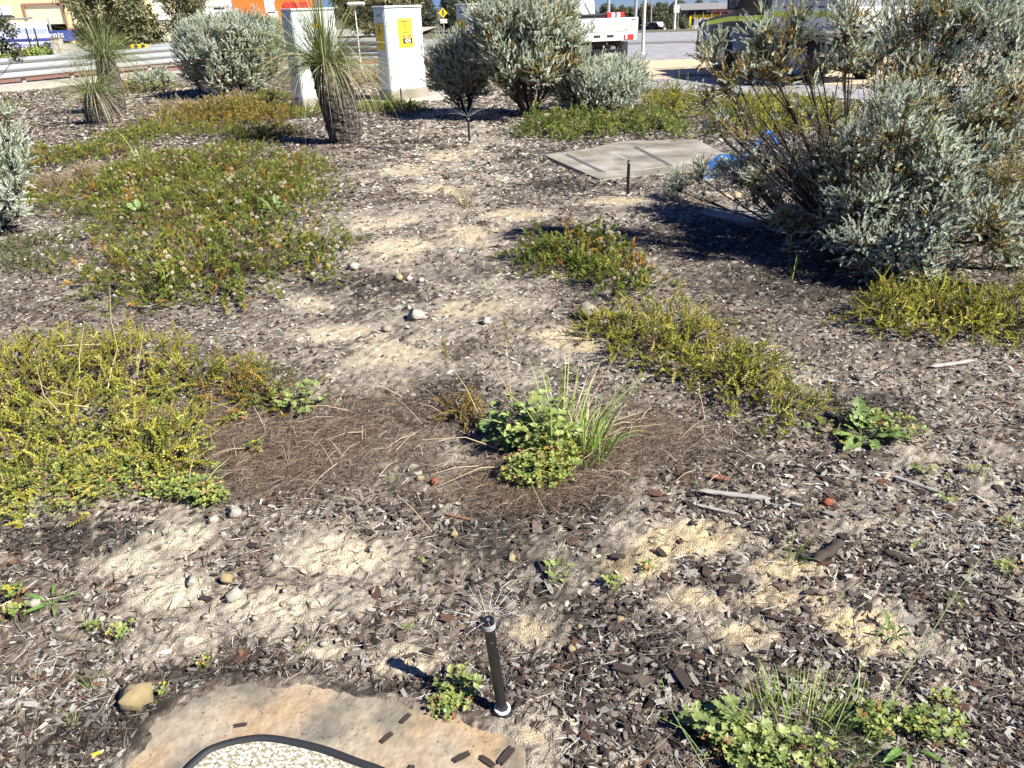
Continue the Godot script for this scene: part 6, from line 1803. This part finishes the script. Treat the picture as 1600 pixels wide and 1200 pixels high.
	weed("broad_leaf_weed", "leafy weed climbing out of the largest ground cover's left part", "weed", G(-3.0, -6.3), S.broad, 9, 0.95, Vector2(0.6, 1.3), 0.1).position.y += 0.16
	weed("broad_leaf_weed", "leafy weed climbing out of the largest ground cover's right part", "weed", G(-1.85, -6.2), S.broad, 9, 0.9, Vector2(0.6, 1.3), 0.1).position.y += 0.14
	weed("toothed_weed", "toothed leafy weed beside the white pebble at the left edge", "weed", G(-1.42, -1.83), S.narrow, 8, 0.42, Vector2(0.3, 1.0), 0.03)
	seedling(-1.54, -1.86, "yellow flowered seedling, upper one at the left edge", 5, 1.1)
	seedling(-1.5, -1.77, "yellow flowered seedling beside the toothed weed at the left edge", 5, 1.0)
	tuft("grass_tuft", "short green grass tuft above the yellow limestone rock", G(-1.14, -1.49), 12, 0.09, 0.1, 0.015, 0.7)
	tuft("grass_tuft", "tiny green tuft at the left of the yellow limestone rock", G(-1.13, -1.37), 9, 0.06, 0.2, 0.012, 0.8)
	tuft("spiky_rosette", "spiky green rosette between the yellow rock and the pit", G(-0.95, -1.465), 34, 0.035, 0.0, 0.03, 1.8)
	weed("round_leaf_weed", "pair of round leaves at the left rim of the pit", "weed", G(-0.91, -1.42), [S.broad[2]], 3, 0.24, Vector2(0.2, 0.6), 0.02)
	seedling(-0.88, -1.55, "yellow flowered seedling just above the pit's top left", 4, 0.7)
	seedling(-0.95, -1.47, "yellow flowered seedling in the spiky rosette", 2, 0.6, 6)
	seedling(-1.15, -1.68, "yellow flowered seedling on the mulch left of the sand patch", 4, 0.8)
	seedling(-1.24, -1.7, "tiny green seedling without flowers on the left mulch", 0, 0.8)
	seedling(1.49, -2.37, "small green seedling, left one of two below the broad leaved weed", 1, 0.9)
	seedling(1.68, -2.36, "small green seedling, right one of two below the broad leaved weed", 1, 0.9)
	seedling(1.5, -1.84, "yellow green seedling at the right picture edge on dark bark", 4, 0.9)
	seedling(1.5, -2.2, "small green seedling alone on the right mulch", 0, 0.8)
	seedling(1.62, -2.05, "low green seedling near the right edge", 1, 0.8)
	seedling(0.4, -1.89, "green seedling in the middle of the yellow sand", 1, 0.7)
	seedling(1.05, -1.36, "yellow flowered seedling above the dock weed", 4, 0.7)
	seedling(0.28, -1.82, "reddish green seedling at the left end of the yellow sand", 1, 0.9)
	seedling(-1.2, -2.95, "yellow flowered seedling on the dry thatch at left", 4, 1.0)
	seedling(-1.05, -2.7, "green seedling in the thatch near the leafy weeds", 1, 1.1, 20)
	weed("broad_leaf_weed", "small leafy weed right of the stones behind the sprinkler", "weed", G(0.12, -1.9), S.ivy, 8, 0.8, Vector2(0.2, 0.9), 0.03)
	weed("fine_weed", "fine leaved weed below the sand's right end", "weed", G(1.02, -1.58), S.narrow, 12, 0.35, Vector2(0.3, 1.2), 0.03)
	tuft("grass_tuft", "pale thin grass tuft on the right of the sand", G(0.85, -1.9), 22, 0.15, 0.35, 0.02, 0.7)
	tuft("grass_tuft", "dry brown grass tuft on the far sandy path", G(-0.38, -6.95), 30, 0.24, 1.0, 0.05, 1.0)
	tuft("grass_tuft", "green grass tuft growing from the top of the largest ground cover", G(-4.2, -9.2), 16, 0.55, 0.2, 0.05, 0.6)
	tuft("grass_tuft", "thin grass stems at the near edge of the largest ground cover", G(-2.1, -4.6), 9, 0.4, 0.3, 0.03, 0.5)
	tuft("grass_tuft", "lone thin stem in the shade of the big bush", G(1.78, -4.6), 3, 0.3, 0.5, 0.01, 0.6)
	tuft("grass_tuft", "green grass between the small grass tree and the olive mat", G(-5.6, -13.2), 40, 0.5, 0.5, 0.3, 0.6)
	tuft("grass_tuft", "green tuft on the bare path left of the flowering clump", G(-0.14, -4.58), 14, 0.12, 0.1, 0.03, 1.0)
	for i in 40:
		var z := -R(1.3, 4.2)
		var x := R(-0.7, 0.75) * -z
		if in_pit(x, z): continue
		seedling(x, z, "tiny green sprout scattered on the mulch", 0, R(0.35, 0.6), 5)
		var o: Node = get_child(get_child_count() - 1)
		o.set_meta("group", "tiny sprouts on the mulch")
	# pale bare twigs over the left foreground cover, and dark twigs on the thatch
	m = MB.new()
	for i in 26:
		var a := V(-2.15 + R(-0.4, 0.5), R(0.02, 0.15), -3.1 + R(-0.6, 0.4))
		var d := V(R(-1, 1), R(0.4, 1.6), R(-1, 1)).normalized()
		var long := R(0.12, 0.34)
		m.tube([a, a + d * long * 0.5 + V(R(-0.02, 0.02), 0, R(-0.02, 0.02)), a + d * long], [0.003, 0.0023, 0.0012], 4, tone(L(0.5, 0.42, 0.22), R(0.7, 1.1)), false)
	tag(obj("bare_twigs", m.mesh(), M.crumb), "pale bare twigs standing out of the left foreground cover", "twigs", "", "stuff")
	m = MB.new()
	for i in 120:
		var e: Array = THATCH[rng.randi() % 5]
		var a := V(e[0] + R(-0.4, 0.4), 0, e[1] + R(-0.3, 0.3))
		a.y = gh(a.x, a.z) + R(0.005, 0.03)
		var d := V(R(-1, 1), R(-0.05, 0.3), R(-1, 1)).normalized()
		var long := R(0.06, 0.22)
		m.tube([a, a + d * long * 0.5 + V(0, 0.012, 0), a + d * long], [0.0024, 0.002, 0.001], 4, tone(L(0.3, 0.23, 0.17), R(0.4, 1.6)), false)
	tag(obj("fallen_twigs", m.mesh(), M.crumb), "thin fallen twigs crossing the dry thatch", "twigs", "", "stuff")

# ---------------------------------------------------------------- everything
func _ready() -> void:
	var cam := Camera3D.new()
	cam.name = "camera"
	add_child(cam)
	var pitch := deg_to_rad(26.2)
	var roll := deg_to_rad(-1.8)
	var fwd := V(0, -sin(pitch), -cos(pitch))
	var up0 := V(0, cos(pitch), -sin(pitch))
	var right := V(1, 0, 0) * cos(roll) + up0 * sin(roll)
	cam.transform = Transform3D(Basis(right, right.cross(fwd), -fwd), V(0, 1.6, 0))
	cam.fov = 53.06
	cam.near = 0.05
	cam.far = 900.0
	var we := WorldEnvironment.new()
	we.name = "world_environment"
	var env := Environment.new()
	env.background_mode = Environment.BG_SKY
	var sky := Sky.new()
	var sm := ProceduralSkyMaterial.new()
	sm.sky_top_color = Color(0.16, 0.33, 0.68)
	sm.sky_horizon_color = Color(0.55, 0.72, 0.92)
	sm.sky_curve = 0.12
	sm.ground_bottom_color = Color(0.3, 0.28, 0.25)
	sm.ground_horizon_color = Color(0.5, 0.55, 0.6)
	sm.sky_energy_multiplier = 0.66
	sky.sky_material = sm
	env.sky = sky
	env.tonemap_mode = Environment.TONE_MAPPER_LINEAR
	env.tonemap_exposure = 2.1
	env.sdfgi_enabled = true
	env.ssao_enabled = true
	env.ssil_enabled = true
	we.environment = env
	add_child(we)
	var sun := DirectionalLight3D.new()
	sun.name = "sun"
	sun.light_energy = 1.6
	sun.light_color = Color(1.0, 0.975, 0.93)
	sun.light_angular_distance = 0.5
	sun.shadow_enabled = true
	add_child(sun)
	var to_sun := (SUN_SIDE.normalized() * cos(deg_to_rad(42.5)) + Vector3.UP * sin(deg_to_rad(42.5)))
	sun.look_at_from_position(to_sun * 50.0, Vector3.ZERO)

	rng.seed = 400
	n_low.seed = 1
	n_low.frequency = 0.5
	n_mid.seed = 2
	n_mid.frequency = 3.0
	n_fine.seed = 3
	n_fine.frequency = 22.0
	n_fine.fractal_octaves = 3
	n_reg.seed = 4
	n_reg.frequency = 1.6
	n_reg.fractal_octaves = 4
	pit_outline = rounded(PIT)
	make_materials()
	make_plant_meshes()
	rng.seed = 404
	build_setting()
	build_ground()
	build_mulch()
	build_stones()
	build_pit()
	build_slabs()
	cabinet(V(-3.56, 0.02, -14.55), 0.77, "left pale traffic signal cabinet half hidden by the large grass tree", false)
	cabinet(V(-2.11, 0.02, -15.57), 0.785, "middle pale traffic signal cabinet with yellow 425 plate on its front", true)
	cabinet(V(-0.66, 0.02, -17.2), 0.785, "right pale traffic signal cabinet mostly hidden by silver bushes", true)
	rail("guard_rail", "nearer galvanised guard rail at the left edge, curving away", [V(-19.5, 0, -13.5), V(-16.0, 0, -18.0), V(-13.7, 0, -22.6), V(-12.4, 0, -25.4), V(-11.2, 0, -28.0), V(-9.6, 0, -30.0)], false)
	rail("guard_rail", "farther galvanised guard rail with striped end behind the silver bush", [V(-12.9, 0, -30.2), V(-9.5, 0, -30.4), V(-4.8, 0, -29.2), V(-2.6, 0, -28.6)], true)
	build_ute()
	build_four_wheel_drive()
	pole("white_pole", "tall plain white pole standing between the ute and the road", V(4.66, 0.03, -27.6), 4.5, 0.055, M.timber_post)
	pole("light_pole", "grey light pole behind the ute tailgate's right end", V(7.3, 0.0, -46), 8.0, 0.09, M.galvanised, 1.2)
	pole("light_pole", "light pole rising behind the ute's tool box", V(5.7, 0.0, -45), 8.0, 0.09, M.galvanised, -1.2)
	pole("light_pole", "white pole touching the blue and white sign board", V(12.5, th(12.5, -61), -61), 7.0, 0.1, M.white_paint, 1.0)
	pole("light_pole", "thin far pole above the small far truck", V(17.0, th(17, -96), -96), 8.0, 0.07, M.galvanised)
	pole("lamp_post", "short white topped lamp post right of the grass tree crown", V(-4.1, 0.0, -24.2), 1.66, 0.02, M.white_paint, 0.05)
	pole("fence_post", "grey and white post in front of the orange wall", V(-11.43, 0.0, -40), 1.7, 0.09, M.white_paint)
	pole("fence_post", "short grey post beside the wall slogan", V(-13.3, 0.0, -40), 1.55, 0.09, M.galvanised)
	pole("lamp_post", "thin dark lamp post in front of the wall slogan", V(-12.95, 0.0, -40), 1.75, 0.025, M.dark, -0.12)
	diamond_sign()
	build_buildings()
	far_vehicle("far_truck", "small pale blue truck parked far beyond the road", "truck", V(17.4, th(17.4, -95), -95), true)
	far_vehicle("far_car", "small white car parked far beyond the road", "car", V(14.9, th(14.9, -80), -80), false)
	build_trees()
	build_bushes()
	build_ground_covers()
	rng.seed = 405
	grass_tree("large grass tree with shaggy black trunk in front of the cabinets", V(-2.12, 0, -10.7), 1.0, 0.19, 0.19, V(-0.15, 0, 0.0), 1.2, 640, 0.22, 50, true)
	grass_tree("small grass tree with short trunk at the left", V(-6.75, 0, -13.6), 0.5, 0.18, 0.15, V(0.0, 0, 0), 0.95, 260, 0.25, 45, false)
	grass_tree("taller grass tree standing just behind the small one", V(-7.2, 0, -15.2), 0.95, 0.16, 0.15, V(0.02, 0, 0), 1.12, 460, 0.14, 20, false)
	build_weeds()
	sprinkler(V(-0.05, gh(-0.05, -1.38), -1.38), V(-0.024, 0.31, 0.0), "nearest pop-up sprinkler, black riser beside the concrete pit", "water jets fanning out of the nearest sprinkler", 0.055)
	sprinkler(V(1.1, gh(1.1, -6.99), -6.99), V(0.0, 0.32, 0.0), "sprinkler riser spraying in front of the grey pit cover", "water jets above the pit cover", 0.2)
	sprinkler(V(-0.46, gh(-0.46, -10.5), -10.5), V(0.0, 0.32, 0.0), "distant sprinkler riser below the narrow middle silver bush", "water jets below the narrow middle silver bush", 0.24)
	sprinkler(V(-1.84, gh(-1.84, -14.8), -14.8), V(0.0, 0.32, 0.0), "farthest sprinkler riser beside the middle cabinet's pad", "faint water jets beside the middle cabinet's pad", 0.12)
